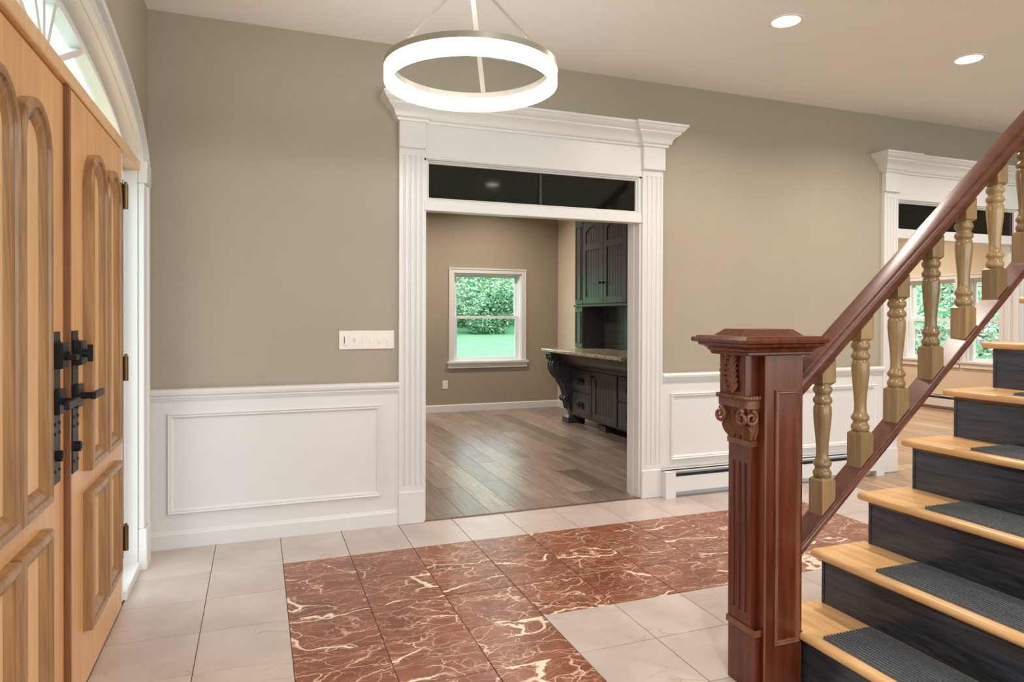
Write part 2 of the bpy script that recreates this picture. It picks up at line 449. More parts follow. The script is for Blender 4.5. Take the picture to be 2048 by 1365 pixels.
for i in range(-2, 12):
    for j in range(-1, 11):
        red = (0 <= i <= 9 and 0 <= j <= 2) or (0 <= i <= 2 and j >= 3)
        wx = S if i < 11 else XW - (TX + 11 * S)
        if j == -1: key = 'edge' if i < 11 else 'endcorner'; cy = TY + 0.455 / 2
        else: key = ('red' if red else 'white') if i < 11 else 'endcol'; cy = TY - (j + 0.5) * S
        place('red_tile' if (red and j >= 0) else 'tile', tm[key], (TX + i * S + wx / 2, cy, random.uniform(-.0006, .0002)), fl)

def plank_floor(name, x0, x1, y0, y1, mat, label, pw, vis):
    f = struct(name, B(x0, x1, y0, y1, -0.3, -0.006), 'grout', label)
    L = 1.28
    def pm(ln):
        me = tile_mesh('plank', pw, ln, mat, 0.0006); return me
    cache = {}
    x = vis[0]; col = 0
    while x < vis[1] - 0.02:
        off = (col * 0.47) % 1.0 * L; y = vis[2] - off
        while y < vis[3] - 0.01:
            a, b = max(y, vis[2]), min(y + L, vis[3])
            if b - a > 0.04:
                key = round(b - a, 2)
                if key not in cache: cache[key] = pm(b - a)
                place('plank', cache[key], (x + pw / 2, (a + b) / 2, -0.001), f)
            y += L
        x += pw; col += 1
    return f
plank_floor('floor.001', -0.2, XR + 0.06, 0.0, FAR + 0.15, 'plank', 'grey-brown plank floor of the den', 0.186, (1.3, 4.66, 0.0, FAR))
plank_floor('floor.002', XR + 0.06, 10.0, 0.0, FAR + 0.15, 'plank2', 'pale plank floor of the far room', 0.186, (5.2, X2, 0.0, FAR))
plank_floor('floor.003', XW, 10.0, -6.35, 0.0, 'plank2', 'warm plank floor of the hall past the tiles', 0.186, (XW, 8.4, -1.9, 0.0))
struct('trim_threshold', MB().prism([(-0.026, 0), (-0.022, 0.005), (-0.006, 0.006), (0.0, 0.0)], D1[0], D1[1], 'X'), 'threshold', 'brown wooden threshold strip in the cased opening')

# ------------------------------------------------------------------ cased openings
ID = lambda x, y, z: (x, y, z)
def doorway(name, x0, x1, label, wl=0.16, wr=0.172):
    r = struct_root(name, ((x0 + x1) / 2, 0, 0), label)
    xa, xb = x0 - wl, x1 + wr
    for a, b in ((xa, x0), (x1, xb)):
        yb = -0.03
        poly = [(a, 0), (a, yb)]
        wd = b - a
        for fcn in (0.2, 0.42, 0.64, 0.86):
            cx = a + wd * fcn
            for k in range(5):
                t = PI * k / 4; poly.append((cx - 0.009 * math.cos(t), yb + 0.009 * math.sin(t)))
        poly += [(b, yb), (b, 0)]
        p = obj('pilaster', MB().prism(poly, 0.24, 2.335, 'Z'), 'trim', r)
        obj('pilaster_neck', B(a, b, yb, 0, 2.335, 2.38), 'trim', p)
        obj('pilaster_foot', B(a, b, yb, 0, 0.205, 0.24), 'trim', p)
        obj('plinth_block', CB(a - .004, b + .004, -0.042, 0, 0.0, 0.205, .004), 'trim', r)
        obj('cap_block', CB(a - 0.004, b + 0.008, -0.052, 0, 2.38, 2.555, .004), 'trim', r)
    # frieze board and jamb lining
    obj('frieze', B(x0, x1, -0.022, 0, DZ - 0.005, 2.56), 'trim', r)
    j = obj('jamb', MB().box(x0 - .001, x0 + 0.016, -0.012, TW + 0.01, 0, DZ).box(x1 - 0.016, x1 + .001, -0.012, TW + 0.01, 0, DZ).box(x0, x1, -0.012, TW + 0.01, DZ - 0.016, DZ), 'trim', r)
    # doorstop beads on the lining
    obj('stop_bead', MB().box(x0 + .016, x0 + .028, 0.05, 0.09, 0, 1.995).box(x1 - .028, x1 - .016, 0.05, 0.09, 0, 1.995), 'trim', r)
    # crown
    prof = [(0, 2.545), (0.012, 2.545), (0.016, 2.56), (0.028, 2.566), (0.034, 2.578), (0.036, 2.592), (0.050, 2.612), (0.072, 2.626), (0.078, 2.632), (0.078, 2.642), (0.092, 2.650), (0.106, 2.664), (0.110, 2.676), (0.118, 2.678), (0.118, 2.695), (0, 2.70)]
    path = [(xa - .004, 0), (xa - .004, -0.052), (x0 + 0.004, -0.052), (x0 + 0.004, -0.022), (x1 - 0.004, -0.022), (x1 - 0.004, -0.052), (xb + .008, -0.052), (xb + .008, 0)]
    obj('cornice', MB().sweep(path, prof, ID), 'trim', r, 30)
    # transom
    t = tag(struct_root('window_transom', ((x0 + x1) / 2, 0, 1.99)), label.replace('cased opening', 'transom window over the cased opening').split(' with ')[0])
    z0, z1 = 2.068, 2.312
    obj('transom_bar', CB(x0 + .0, x1 - .0, -0.024, 0.06, 1.995, 2.06, .004), 'trim', t)
    fr = [(0, 0.03), (0, -0.012), (0.008, -0.012), (0.014, -0.002), (0.022, 0.004), (0.022, 0.03)]
    fr = [(o, w_) for o, w_ in fr]
    obj('frame', MB().sweep([(x0 + .016, 2.06), (x0 + .016, DZ - .012), (x1 - .016, DZ - .012), (x1 - .016, 2.06)], fr, lambda u, v, w_: (u, w_, v), True), 'trim', t)
    xm = (x0 + x1) / 2 + 0.02
    obj('pane', B(x0 + .03, xm - .008, 0.02, 0.026, 2.07, DZ - .02), 'blackglass', t)
    obj('pane', B(xm + .008, x1 - .03, 0.02, 0.026, 2.07, DZ - .02), 'blackglass', t)
    obj('muntin', CB(xm - .01, xm + .01, 0.008, 0.03, 2.065, DZ - .02, .003), 'cabdark', t)
    # casing on the room side
    rb = MB()
    for a, b in ((xa, x0), (x1, xb)): rb.box(a, b, TW, TW + 0.02, 0, 2.45)
    rb.box(x0, x1, TW, TW + 0.02, 2.06, 2.45)
    obj('room_side_casing', rb, 'trim', r)
    return r
doorway('trim_1', D1[0], D1[1], 'white fluted cased opening into the den with the black hutch')
doorway('trim_2', D2[0], D2[1], 'white fluted cased opening behind the stair balusters')

# ------------------------------------------------------------------ wainscots
def wainscot(name, x0, x1, panel, label):
    r = struct_root(name, ((x0 + x1) / 2, 0, 0), label)
    obj('board', B(x0, x1, -0.02, 0, 0, 0.88), 'trim', r)
    rail = [(0, 0.838), (0.010, 0.838), (0.012, 0.848), (0.018, 0.852), (0.016, 0.862), (0.026, 0.868), (0.03, 0.878), (0.03, 0.888), (0.022, 0.898), (0, 0.904)]
    obj('chair_rail', MB().sweep([(x0, -0.018), (x1, -0.018)], rail, ID), 'trim', r, 30)
    base = [(0, 0), (0.012, 0), (0.012, 0.078), (0.007, 0.088), (0.006, 0.094), (0, 0.1)]
    obj('baseboard', MB().sweep([(x0, -0.02), (x1, -0.02)], base, ID), 'trim', r)
    pm = [(0, 0.0), (0, 0.012), (0.006, 0.018), (0.014, 0.012), (0.02, 0.014), (0.028, 0.006), (0.032, 0.0)]
    a, b, c, d = panel
    obj('panel_moulding', MB().sweep([(a, c), (a, d), (b, d), (b, c)], pm, lambda u, v, w_: (u, -0.02 - w_, v), True), 'trim', r)
    return r
wainscot('trim_3', 0.0, 1.41, (0.10, 1.30, 0.193, 0.765), 'white wainscot below the switch plate')
wainscot('trim_4', 3.347, 5.53, (3.42, 5.45, 0.262, 0.754), 'white wainscot above the baseboard heater')

# ------------------------------------------------------------------ baseboards of the rooms
BP = [(0, 0), (0.016, 0), (0.016, 0.088), (0.010, 0.098), (0, 0.1)]
struct('baseboard_far', MB().sweep([(0, FAR), (XR, FAR)], BP, ID), 'trim', 'white baseboard under the den window')
struct('baseboard_right', MB().sweep([(XR, FAR), (XR, 3.2)], BP, ID), 'trim', 'short white baseboard beside the black hutch')

# ------------------------------------------------------------------ entry: fanlight, sidelight, doors
fan = struct_root('window_fanlight', (0, YC, 2.06), 'white arched fanlight over the pine front doors')
yz = lambda u, v, w_: (w_, u, v)
ao = arch(HS - 0.005, RISE, ZS)
# casing: band between inner arch and outer arch, with a raised outer bead
def band(outer, inner, x0, x1):
    mb = MB(); n = len(outer)
    vs = [(x1, *p) for p in outer] + [(x1, *p) for p in inner] + [(x0, *p) for p in outer] + [(x0, *p) for p in inner]
    fs = []
    for i in range(n - 1):
        fs += [(i, i + 1, n + i + 1, n + i), (2 * n + i, 3 * n + i, 3 * n + i + 1, 2 * n + i + 1), (i, 2 * n + i, 2 * n + i + 1, i + 1), (n + i, n + i + 1, 3 * n + i + 1, 3 * n + i)]
    fs += [(0, n, 3 * n, 2 * n), (n - 1, 3 * n - 1, 4 * n - 1, 2 * n - 1)]
    return mb.add(vs, fs)
obj('casing', band(ao, arch(HS_IN - .004, RI_IN - .004, 2.11), 0.0, 0.02), 'trim', fan, 30)
obj('casing_bead', band(arch(HS, RISE + .006, ZS), arch(HS - 0.03, RISE - 0.026, ZS), 0.0, 0.042), 'trim', fan, 30)
obj('casing_inner_bead', band(arch(HS_IN + .022, RI_IN + .02, 2.11), arch(HS_IN - .008, RI_IN - .008, 2.11), 0.0, 0.028), 'trim', fan, 30)
ain = arch(HS_IN, RI_IN, 2.11)
obj('jamb', band(ain, arch(HS_IN - .015, RI_IN - .015, 2.11), -0.12, 0.0), 'trim', fan, 30)
obj('sash', band(arch(HS_IN - .015, RI_IN - .015, 2.11), arch(HS_IN - .075, RI_IN - .065, 2.115), -0.10, -0.055), 'trim', fan, 30)
obj('sash_bead', band(arch(HS_IN - .06, RI_IN - .05, 2.115), arch(HS_IN - .085, RI_IN - .075, 2.115), -0.09, -0.045), 'trimdim', fan, 30)
gp = arch(HS_IN - .07, RI_IN - .06, 2.12)
obj('pane', MB().prism(gp, -0.078, -0.074, 'X'), 'glass', fan)
for ang in (24, 62, 90, 118, 156):
    a = math.radians(ang); u, v = math.cos(a), math.sin(a)
    t = min((p for p in range(5, 140)), key=lambda q: abs((abs(u) * q / 100 / (HS_IN - .075)) ** PW + (max(0, v * q / 100) / (RI_IN - .06)) ** PW - 1)) / 100
    mbm = MB(); du, dv = -v * 0.012, u * 0.012
    a0 = (YC + u * .05, 2.115 + v * .05); a1 = (YC + u * t, 2.115 + v * t)
    obj('muntin', mbm.prism([(a0[0] + du, a0[1] + dv), (a1[0] + du, a1[1] + dv), (a1[0] - du, a1[1] - dv), (a0[0] - du, a0[1] - dv)], -0.095, -0.055, 'X'), 'trim', fan)
obj('transom_bar', CB(-0.12, 0.012, YC - HS_IN, YC + HS_IN, 2.062, 2.112, .004), 'pine_light', fan)

LE = (YC + 0.905, YC - 0.905)            # outer edges of the door pair
sl = struct_root('window_sidelight', (0, -0.46, 0), 'tall narrow white sidelight beside the pine doors')
for sgn in (1, -1):
    ya, yb = YC + sgn * 0.915, YC + sgn * HS_IN
    par = sl if sgn > 0 else struct_root('window_sidelight', (0, YC - 1.2, 0), 'tall narrow sidelight on the other side of the pine doors')
    obj('mullion', CB(-0.12, -0.004, YC + sgn * 0.908, YC + sgn * 1.005, 0, 2.062, .003), 'trim', par)
    obj('jamb', B(-0.12, 0.0, yb - sgn * 0.014, yb + sgn * .0, 0.0, 2.062), 'trim', par)
    obj('sill', CB(-0.13, 0.012, YC + sgn * 1.005, yb, 0.0, 0.045, .003), 'trim', par)
    y0, y1 = sorted((YC + sgn * 1.005, yb - sgn * .014))
    obj('sash', MB().box(-0.10, -0.06, y0, y0 + .045, .045, 2.06).box(-0.10, -0.06, y1 - .045, y1, .045, 2.06).box(-0.10, -0.06, y0 + .045, y1 - .045, .045, .10).box(-0.10, -0.06, y0 + .045, y1 - .045, 2.0, 2.06), 'trimdim', par)
    obj('gasket', MB().box(-0.062, -0.056, y1 - .05, y1 - .044, .09, 2.0).box(-0.062, -0.056, y0 + .044, y0 + .05, .09, 2.0), 'dark', par)
    obj('pane', B(-0.082, -0.078, y0 + .045, y1 - .045, .10, 2.0), 'glass', par)
    c0, c1 = sorted((yb - sgn * .004, yb + sgn * .132))
    obj('casing', CB(0.0, 0.03, c0, c1, 0.215, 2.0, .004), 'trim', par)
    obj('casing_bead', CB(0.0, 0.04, *sorted((yb + sgn * .085, yb + sgn * .132)), 0.215, 2.0, .005), 'trim', par)
    obj('plinth_block', CB(0.0, 0.042, c0 - .003, c1 + .003, 0.0, 0.215, .004), 'trim', par)
    obj('corner_block', CB(0.0, 0.044, c0 - .003, c1 + .003, 2.0, 2.112, .004), 'trim', par)
struct('trim_sill', MB().box(-0.2, -0.004, LE[1] - .01, LE[0] + .01, -0.003, 0.012), 'pine_dark', 'dark wooden sill under the pine front doors')

def front_door(name, ya, yb, xf, latch, label, hinges):
    """leaf between ya<yb, inner face at xf; latch = y side of the lock (+1/-1)"""
    z0, z1 = 0.014, 2.056
    d = struct_root(name, (0, (ya + yb) / 2, 0), label)
    obj('leaf', CB(xf - 0.045, xf, ya, yb, z0, z1, .002), 'pine', d)
    wd = (yb - ya)
    pa, pb = (ya + 0.19, yb - 0.155) if latch < 0 else (ya + 0.125, yb - 0.225)
    hw = (pb - pa - 0.012) / 4; cs = (pa + hw, pb - hw)
    prof = [(0, 0), (0, 0.026), (0.004, 0.031), (0.018, 0.034), (0.026, 0.031), (0.028, 0.024), (0.044, 0.018), (0.054, 0.008), (0.058, 0.0)]
    mapf = lambda u, v, w_: (xf + w_, u, v)
    for c in cs:
        # tall arched panel
        zt, zb = 1.905, 0.775
        rad = hw * 1.05
        pth = [(c - hw, zb), (c - hw, zt - rad)]
        pth += [(c - hw * math.cos(PI * k / 24), zt - rad + rad * math.sin(PI * k / 24)) for k in range(1, 24)]
        pth += [(c + hw, zt - rad), (c + hw, zb)]
        fr = obj('arched_moulding', MB().sweep(pth, prof, mapf, True), 'pine_mould', d, 24)
        tag(fr, 'brown arched panel moulding')
        ins = [(u * 0 + (c + (u - c) * 0.6), v if v > zt - rad else v + 0.06) for u, v in pth]
        ins = [(c + (u - c) * 0.6, (zt - rad + (v - zt + rad) * 0.6) if v > zt - rad else (zb + .058 if v < 1 else v)) for u, v in pth]
        obj('raised_panel', MB().prism(ins, xf - .001, xf + 0.006, 'X'), 'pine_light', d)
        # square lower panel
        zt, zb = 0.70, 0.215
        obj('square_moulding', MB().sweep([(c - hw, zb), (c - hw, zt), (c + hw, zt), (c + hw, zb)], prof, mapf, True), 'pine_mould', d, 24)
        obj('raised_panel', B(xf - .001, xf + .006, c - hw + .058, c + hw - .058, zb + .058, zt - .058), 'pine_light', d)
    # lock set
    yl = (yb - 0.090) if latch > 0 else (ya + 0.066)
    yl0, yl1 = yl - 0.037, yl + 0.037
    pl = obj('lock_plate', CB(xf, xf + 0.006, yl0, yl1, 0.80, 1.268, .001), 'black', d)
    bolts = MB()
    for zz in (1.235, 0.985, 0.955, 0.84):
        for s_ in (-1, 1): bolts.cyl((xf + .005, yl + s_ * .024, zz), (xf + .009, yl + s_ * .024, zz), 0.005, 8)
    obj('bolt', bolts, 'dark', pl)
    obj('deadbolt_rose', CB(xf + .006, xf + .03, yl0 - .002, yl1 + .002, 1.155, 1.235, .003), 'black', pl)
    tt = MB().cyl((xf + .03, yl, 1.193), (xf + .042, yl, 1.193), 0.014)
    tt.cbox(xf + .04, xf + .056, yl - .006, yl + .006, 1.165, 1.222, .002) if latch < 0 else tt.cbox(xf + .036, xf + .062, yl - .02, yl + .02, 1.180, 1.196, .002)
    obj('thumb_turn', tt, 'black', pl)
    obj('lever_rose', CB(xf + .006, xf + .022, yl0 - .002, yl1 + .002, 1.015, 1.09, .003), 'black', pl)
    dr = -latch
    lv = MB().cyl((xf + .022, yl, 1.052), (xf + .06, yl, 1.052), 0.011).cbox(xf + .052, xf + .066, *sorted((yl - dr * .014, yl + dr * .125)), 1.04, 1.064, .002)
    obj('lever', lv, 'black', pl)
    obj('cylinder', MB().cyl((xf + .006, yl, 0.885), (xf + .022, yl, 0.885), 0.017, 18).cyl((xf + .022, yl, 0.885), (xf + .024, yl, .885), 0.009, 12), 'black', pl)
    for zz in hinges:
        yh = yb if latch < 0 else ya
        s_ = 1 if latch < 0 else -1
        hm = MB().cyl((xf + .016, yh + s_ * .006, zz - .055), (xf + .016, yh + s_ * .006, zz + .055), 0.0105).cyl((xf + .016, yh + s_ * .006, zz + .055), (xf + .016, yh + s_ * .006, zz + .066), 0.006)
        hm.box(xf - .01, xf + .006, *sorted((yh - s_ * .04, yh + s_ * .04)), zz - .055, zz + .055)
        tag(obj('hinge', hm, 'brass', d, 40), 'aged brass hinge')
    return d
front_door('door_1', YC + 0.004, LE[0], 0.008, -1, 'arched-panel pine front door leaf hinged next to the sidelight', (1.85, 1.08, 0.318))
front_door('door_2', LE[1], YC - 0.002, -0.006, 1, 'arched-panel pine front door leaf away from the wainscot corner', (1.85, 1.08, 0.318))
obj('astragal', CB(-0.006, 0.013, YC + .002, YC + 0.02, 0.014, 2.056, .002), 'pine_dark', bpy.data.objects['door_1'])

# ------------------------------------------------------------------ windows
def dh_window(name, a0, a1, z0, z1, fm, label, sill=True, ext=0.035):
    """double-hung window; fm(a, depth, z): depth + goes outwards from the wall face"""
    c = [fm((a0 + a1) / 2, 0, z0)]
    r = struct_root(name, c[0], label)
    def bx(lst):
        mb = MB()
        for (p, q, d0, d1, u, v) in lst:
            A, Bp = fm(p, d0, u), fm(q, d1, v); mb.box(A[0], Bp[0], A[1], Bp[1], A[2], Bp[2])
        return mb
    cw = 0.062
    obj('casing', bx([(a0 - cw, a0, -0.02, 0, z0, z1 + cw), (a1, a1 + cw, -0.02, 0, z0, z1 + cw), (a0, a1, -0.02, 0, z1, z1 + cw)]), 'trim', r)
    obj('casing_bead', bx([(a0 - cw - .006, a0 - cw + .012, -0.028, 0, z0, z1 + cw + .006), (a1 + cw - .012, a1 + cw + .006, -0.028, 0, z0, z1 + cw + .006), (a0 - cw + .012, a1 + cw - .012, -0.028, 0, z1 + cw - .012, z1 + cw + .006)]), 'trim', r)
    obj('jamb', bx([(a0, a0 + .014, 0, 0.15, z0, z1), (a1 - .014, a1, 0, 0.15, z0, z1), (a0 + .014, a1 - .014, 0, 0.15, z1 - .014, z1), (a0 + .014, a1 - .014, 0, 0.15, z0, z0 + .014)]), 'trimdim', r)
    obj('track', bx([(a0 + .014, a0 + .030, 0.05, 0.13, z0 + .014, z1 - .014), (a1 - .030, a1 - .014, 0.05, 0.13, z0 + .014, z1 - .014)]), 'trimdim', r)
    if sill:
        s_ = obj('stool', bx([(a0 - cw - ext, a1 + cw + ext, -0.05, 0.0, z0 - .022, z0 + .004)]), 'trim', r)
        obj('apron', bx([(a0 - cw - ext * .6, a1 + cw + ext * .6, -0.028, 0, z0 - .088, z0 - .022)]), 'trim', r)
    zm = (z0 + z1) / 2; f = 0.038
    b0, b1 = a0 + .03, a1 - .03
    for (d0, d1, u, v) in ((0.06, 0.09, z0 + .014, zm + .018), (0.095, 0.125, zm - .018, z1 - .014)):
        sh = obj('sash', bx([(b0, b0 + f, d0, d1, u, v), (b1 - f, b1, d0, d1, u, v), (b0 + f, b1 - f, d0, d1, u, u + f), (b0 + f, b1 - f, d0, d1, v - f, v)]), 'trimdim', r)
        obj('pane', bx([(b0 + f, b1 - f, (d0 + d1) / 2 - .002, (d0 + d1) / 2 + .002, u + f, v - f)]), 'glass', sh)
    return r
dh_window('window_1', *W1, lambda a, d, z: (a, FAR + d, z), 'white double-hung window in the den overlooking the lawn')
dh_window('window_2', *W2A, lambda a, d, z: (X2 + d, a, z), 'white double-hung window seen between the lower balusters', ext=0.012)
dh_window('window_3', *W2B, lambda a, d, z: (X2 + d, a, z), 'white double-hung window next to the upper stair treads', ext=0.012)

# ------------------------------------------------------------------ ground outside
def gz(x, y):
    z = -0.32
    if y > 5: z = -0.32 + (min(y, 20) - 5) * 0.07 + max(0, y - 20) * 0.55
    if x > 11.2: z = max(z, -0.32 + (x - 11.2) * 0.62)
    return z + 0.05 * math.sin(x * 1.3) * math.cos(y * 0.9) * (1 if (y > 6 or x > 11) else 0)
mb = MB(); nx, ny = 60, 60; gx = [-22 + 48 * i / nx for i in range(nx + 1)]; gy = [-14 + 50 * j / ny for j in range(ny + 1)]
vs = [(x, y, gz(x, y)) for y in gy for x in gx]
mb.add(vs, [(j * (nx + 1) + i, j * (nx + 1) + i + 1, (j + 1) * (nx + 1) + i + 1, (j + 1) * (nx + 1) + i) for j in range(ny) for i in range(nx)])
ground = struct('ground', mb, 'grass', 'sloping lawn and bank outside the windows', 60)

# ------------------------------------------------------------------ staircase
RX, RUN, RY, RISER = 2.646 - 0.243, 0.243, -2.216, 0.202
YN = -3.45
NST = 10
st = thing('staircase', (RX, -2.8, 0), 'staircase with honey oak treads and black stained risers', 'staircase')
tread_me = riser_me = None
for k in range(1, NST + 1):
    x = RX + (k - 1) * RUN; z = k * RISER
    rm = B(x, x + 0.018, RY, YN, z - RISER, z - 0.03)
    if k > 1: rm = B(x, x + 0.018, RY, YN, z - RISER, z - 0.03)
    rr = obj('riser', rm, 'riser', st)
    obj('edge_strip', CB(x - .004, x, RY - 0.001, RY - .012, z - RISER, z - .03, .001), 'riser', rr)
    nose = [(x - 0.015 - 0.015 * math.sin(PI * i / 8), z - 0.015 + 0.015 * math.cos(PI * i / 8)) for i in range(9)]
    poly = nose + [(x + RUN + 0.012, z - 0.03), (x + RUN + 0.012, z)]
    if k == 1:
        tm_ = MB().prism(poly, -2.383, YN - 0.02, 'Y')
        tm_.prism([(2.391, z - .03), (x + RUN + .012, z - .03), (x + RUN + .012, z), (2.391, z)], -2.186, -2.383, 'Y')
    else: tm_ = MB().prism(poly, -2.186, YN - 0.02, 'Y')
    tr = obj('tread', tm_, 'tread', st, 40)
    # cove under the nosing
    obj('cove', MB().prism([(x, z - .03), (x - .012, z - .03), (x - .004, z - .042), (x, z - .046)], RY - .012, YN, 'Y'), 'riser', tr)
# far stringer closing the end of the risers
poly = [(RX + 0.018, 0)]
for k in range(1, NST + 1):
    x = RX + (k - 1) * RUN + .018; z = k * RISER - 0.03
    poly += [(x, z), (x + RUN, z)]
xe = RX + NST * RUN + .018
poly += [(xe, NST * RISER - 0.38), (RX + .36, 0)]
obj('stringer', MB().prism(poly, RY, RY - 0.02, 'Y'), 'riser', st)
obj('stringer', MB().prism(poly, YN + .02, YN, 'Y'), 'riser', st)
names = ['lowest', 'second', 'third', 'fourth', 'fifth', 'sixth']
for k in range(1, 6):
    x = RX + (k - 1) * RUN; z = k * RISER
    poly = []; a, b = x + 0.008, x + RUN - 0.016; n = 15; dx = (b - a) / n
    for i in range(n):
        p = a + i * dx
        poly += [(p + dx * .1, z + .002), (p + dx * .28, z + .0105), (p + dx * .68, z + .0105), (p + dx * .86, z + .002)]
    poly += [(b, z + .0004), (a, z + .0004)]
    c0 = -2.452
    mt = MB().prism(poly, c0, -3.25, 'Y')
    tag(obj('stair_tread_mat', mt, 'mat'), f'ribbed charcoal mat on the {names[k - 1]} stair tread', 'mat', 'ribbed mats on the stair treads')

# ------------------------------------------------------------------ newel post
NX0, NX1, NY0, NY1 = 2.221, 2.389, -2.38, -2.212
nw = thing('newel_post', (2.305, -2.296, 0), 'carved mahogany newel post with square moulded cap at stair foot', 'newel post')
obj('shaft', CB(NX0, NX1, NY0, NY1, 0, 1.21, .004), 'mahog', nw)
# panel moulding on the face towards the stairs' open side, and corner bead
pmv = [(0, 0), (0, .006), (.004, .009), (.008, .005), (.012, .006), (.016, 0)]
pn = obj('panel_moulding', MB().sweep([(2.262, 0.17), (2.262, 1.065), (2.372, 1.065), (2.372, 0.17)], pmv, lambda u, v, w_: (u, NY0 - w_, v), True), 'carve', nw)
obj('corner_bead', MB().cyl((NX0 + .001, NY0 + .001, 0.0), (NX0 + .001, NY0 + .001, 1.205), 0.0045, 10), 'carve', nw, 50)
# fluted pilaster on the face towards the front doors
PY0, PY1, PXF = -2.337, -2.217, 2.197
poly = [(NX0, PY1), (PXF, PY1)]
for cy in (-2.247, -2.278, -2.309):
    for k in range(5):
        t = PI * k / 4; poly.append((PXF + .007 * math.sin(t), cy + .0085 * math.cos(t)))
poly += [(PXF, PY0), (NX0, PY0)]
pil = obj('fluted_pilaster', MB().prism(poly, 0.27, 0.80, 'Z'), 'mahog', nw)
obj('pilaster_end', MB().box(PXF, NX0, PY0, PY1, 0.80, 0.865), 'mahog', pil)
obj('pilaster_end', MB().box(PXF, NX0, PY0, PY1, 0.215, 0.27), 'mahog', pil)
obj('foot_block', CB(2.196, NX0, -2.362, -2.217, 0, 0.205, .003), 'mahog', nw)
def ringmould(name, x0, x1, y0, y1, prof, mat, par=None, sm=30):
    return obj(name, MB().sweep([(x1, y1), (x0, y1), (x0, y0), (x1, y0)], [(-o, z) for o, z in prof], ID), mat, par or nw, sm)
ringmould('foot_moulding', 2.196, 2.221, -2.362, -2.217, [(-.004, .203), (.014, .203), (.018, .209), (.016, .216), (.006, .222), (-.004, .226)], 'carve')
ringmould('necking', 2.197, 2.221, -2.337, -2.217, [(-.004, .862), (.012, .862), (.02, .868), (.02, .874), (.012, .88), (-.004, .882)], 'carve')
# capital: tapered bell with leaves and volutes
cap = MB()
z0, z1 = 0.882, 1.0
def ringpts(t):
    e = 0.028 * t ** 1.6
    return [(NX0, -2.217 + e * .5, z0 + (z1 - z0) * t), (2.197 - e, -2.217 + e * .5, z0 + (z1 - z0) * t), (2.197 - e, -2.337 - e * .5, z0 + (z1 - z0) * t), (NX0, -2.337 - e * .5, z0 + (z1 - z0) * t)]
vs = []; fs = []
for i in range(9): vs += ringpts(i / 8)
for i in range(8):
    for k in range(4): fs.append((i * 4 + k, i * 4 + (k + 1) % 4, (i + 1) * 4 + (k + 1) % 4, (i + 1) * 4 + k))
fs += [(0, 1, 2, 3), (32, 33, 34, 35)]
cap.add(vs, fs)
cp = obj('capital', cap, 'carve', nw)
def volute(fm, r0, side, tr):
    pts = []; rads = []
    for i in range(48):
        t = i / 47; a = PI * 0.5 + side * t * 3.1 * PI; r = r0 * (1 - t) ** 0.85 + 0.002
        pts.append(fm(r * math.cos(a), r * math.sin(a), t)); rads.append(tr * (1 - 0.45 * t))
    return MB().tube(pts, rads, 8)
for cy, sd in ((-2.219, 1), (-2.338, -1)):
    obj('volute', volute(lambda u, v_, t: (2.158 - .006 * t, cy + u, .965 + v_), .025, sd, .0085), 'carve', cp, 60)
obj('volute', volute(lambda u, v_, t: (2.182 + u, -2.354 - .004 * t, .965 + v_), .024, -1, .0085), 'carve', cp, 60)
lv = MB()
bell = lambda z: 2.197 - .028 * max(0, (z - z0) / (z1 - z0)) ** 1.6
for cy, dirn, hh in ((-2.277, 0, .1), (-2.247, .5, .085), (-2.307, -.5, .085), (-2.228, .9, .06), (-2.326, -.9, .06)):
    for q in (-1, -.5, 0, .5, 1):
        pts = []; rads = []
        for i in range(9):
            t = i / 8; z = z0 + .004 + hh * t * (1 - .22 * abs(q))
            pts.append((bell(z) - .004 - .010 * t ** 3, cy + q * .017 * math.sin(t * PI * .8) + dirn * .012 * t, z)); rads.append(.0062 * math.sin(PI * (.18 + .74 * t)) + .001)
        lv.tube(pts, rads, 6)
for xc in (2.192, 2.210):
    for q in (-1, 0, 1):
        lv.tube([(xc + q * .007 * math.sin(t * 2.4), -2.341 - .012 * t ** 2, .886 + (.085 - .015 * abs(q)) * t) for t in (0, .2, .4, .6, .8, 1)], [.004, .006, .0065, .006, .0045, .001], 6)
obj('acanthus_leaves', lv, 'carve', cp, 60)
ringmould('abacus', 2.170, 2.221, -2.352, -2.202, [(-.004, .998), (.0, .998), (.004, 1.006), (.010, 1.016), (.012, 1.024), (-.004, 1.026)], 'carve')
rope = MB()
def rope_run(p, q, n):
    P, Q = Vector(p), Vector(q); d = (Q - P) / n; u = d.normalized()
    for i in range(n):
        c = P + d * (i + .5); s_ = u * 0.0055
        lo = c - s_ - Vector((0, 0, .0075)); hi = c + s_ + Vector((0, 0, .0075))
        rope.tube([lo, lo.lerp(hi, .25), lo.lerp(hi, .5), lo.lerp(hi, .75), hi], [.003, .006, .0072, .006, .003], 7)
rope_run((2.158, -2.197, 1.035), (2.158, -2.357, 1.035), 13)
rope_run((2.158, -2.357, 1.035), (2.222, -2.357, 1.035), 5)
rope_run((2.222, -2.197, 1.035), (2.158, -2.197, 1.035), 5)
obj('rope_moulding', rope, 'carve', nw, 60)
ub = obj('upper_block', CB(2.163, NX0, -2.345, -2.208, 1.026, 1.2, .002), 'mahog', nw)
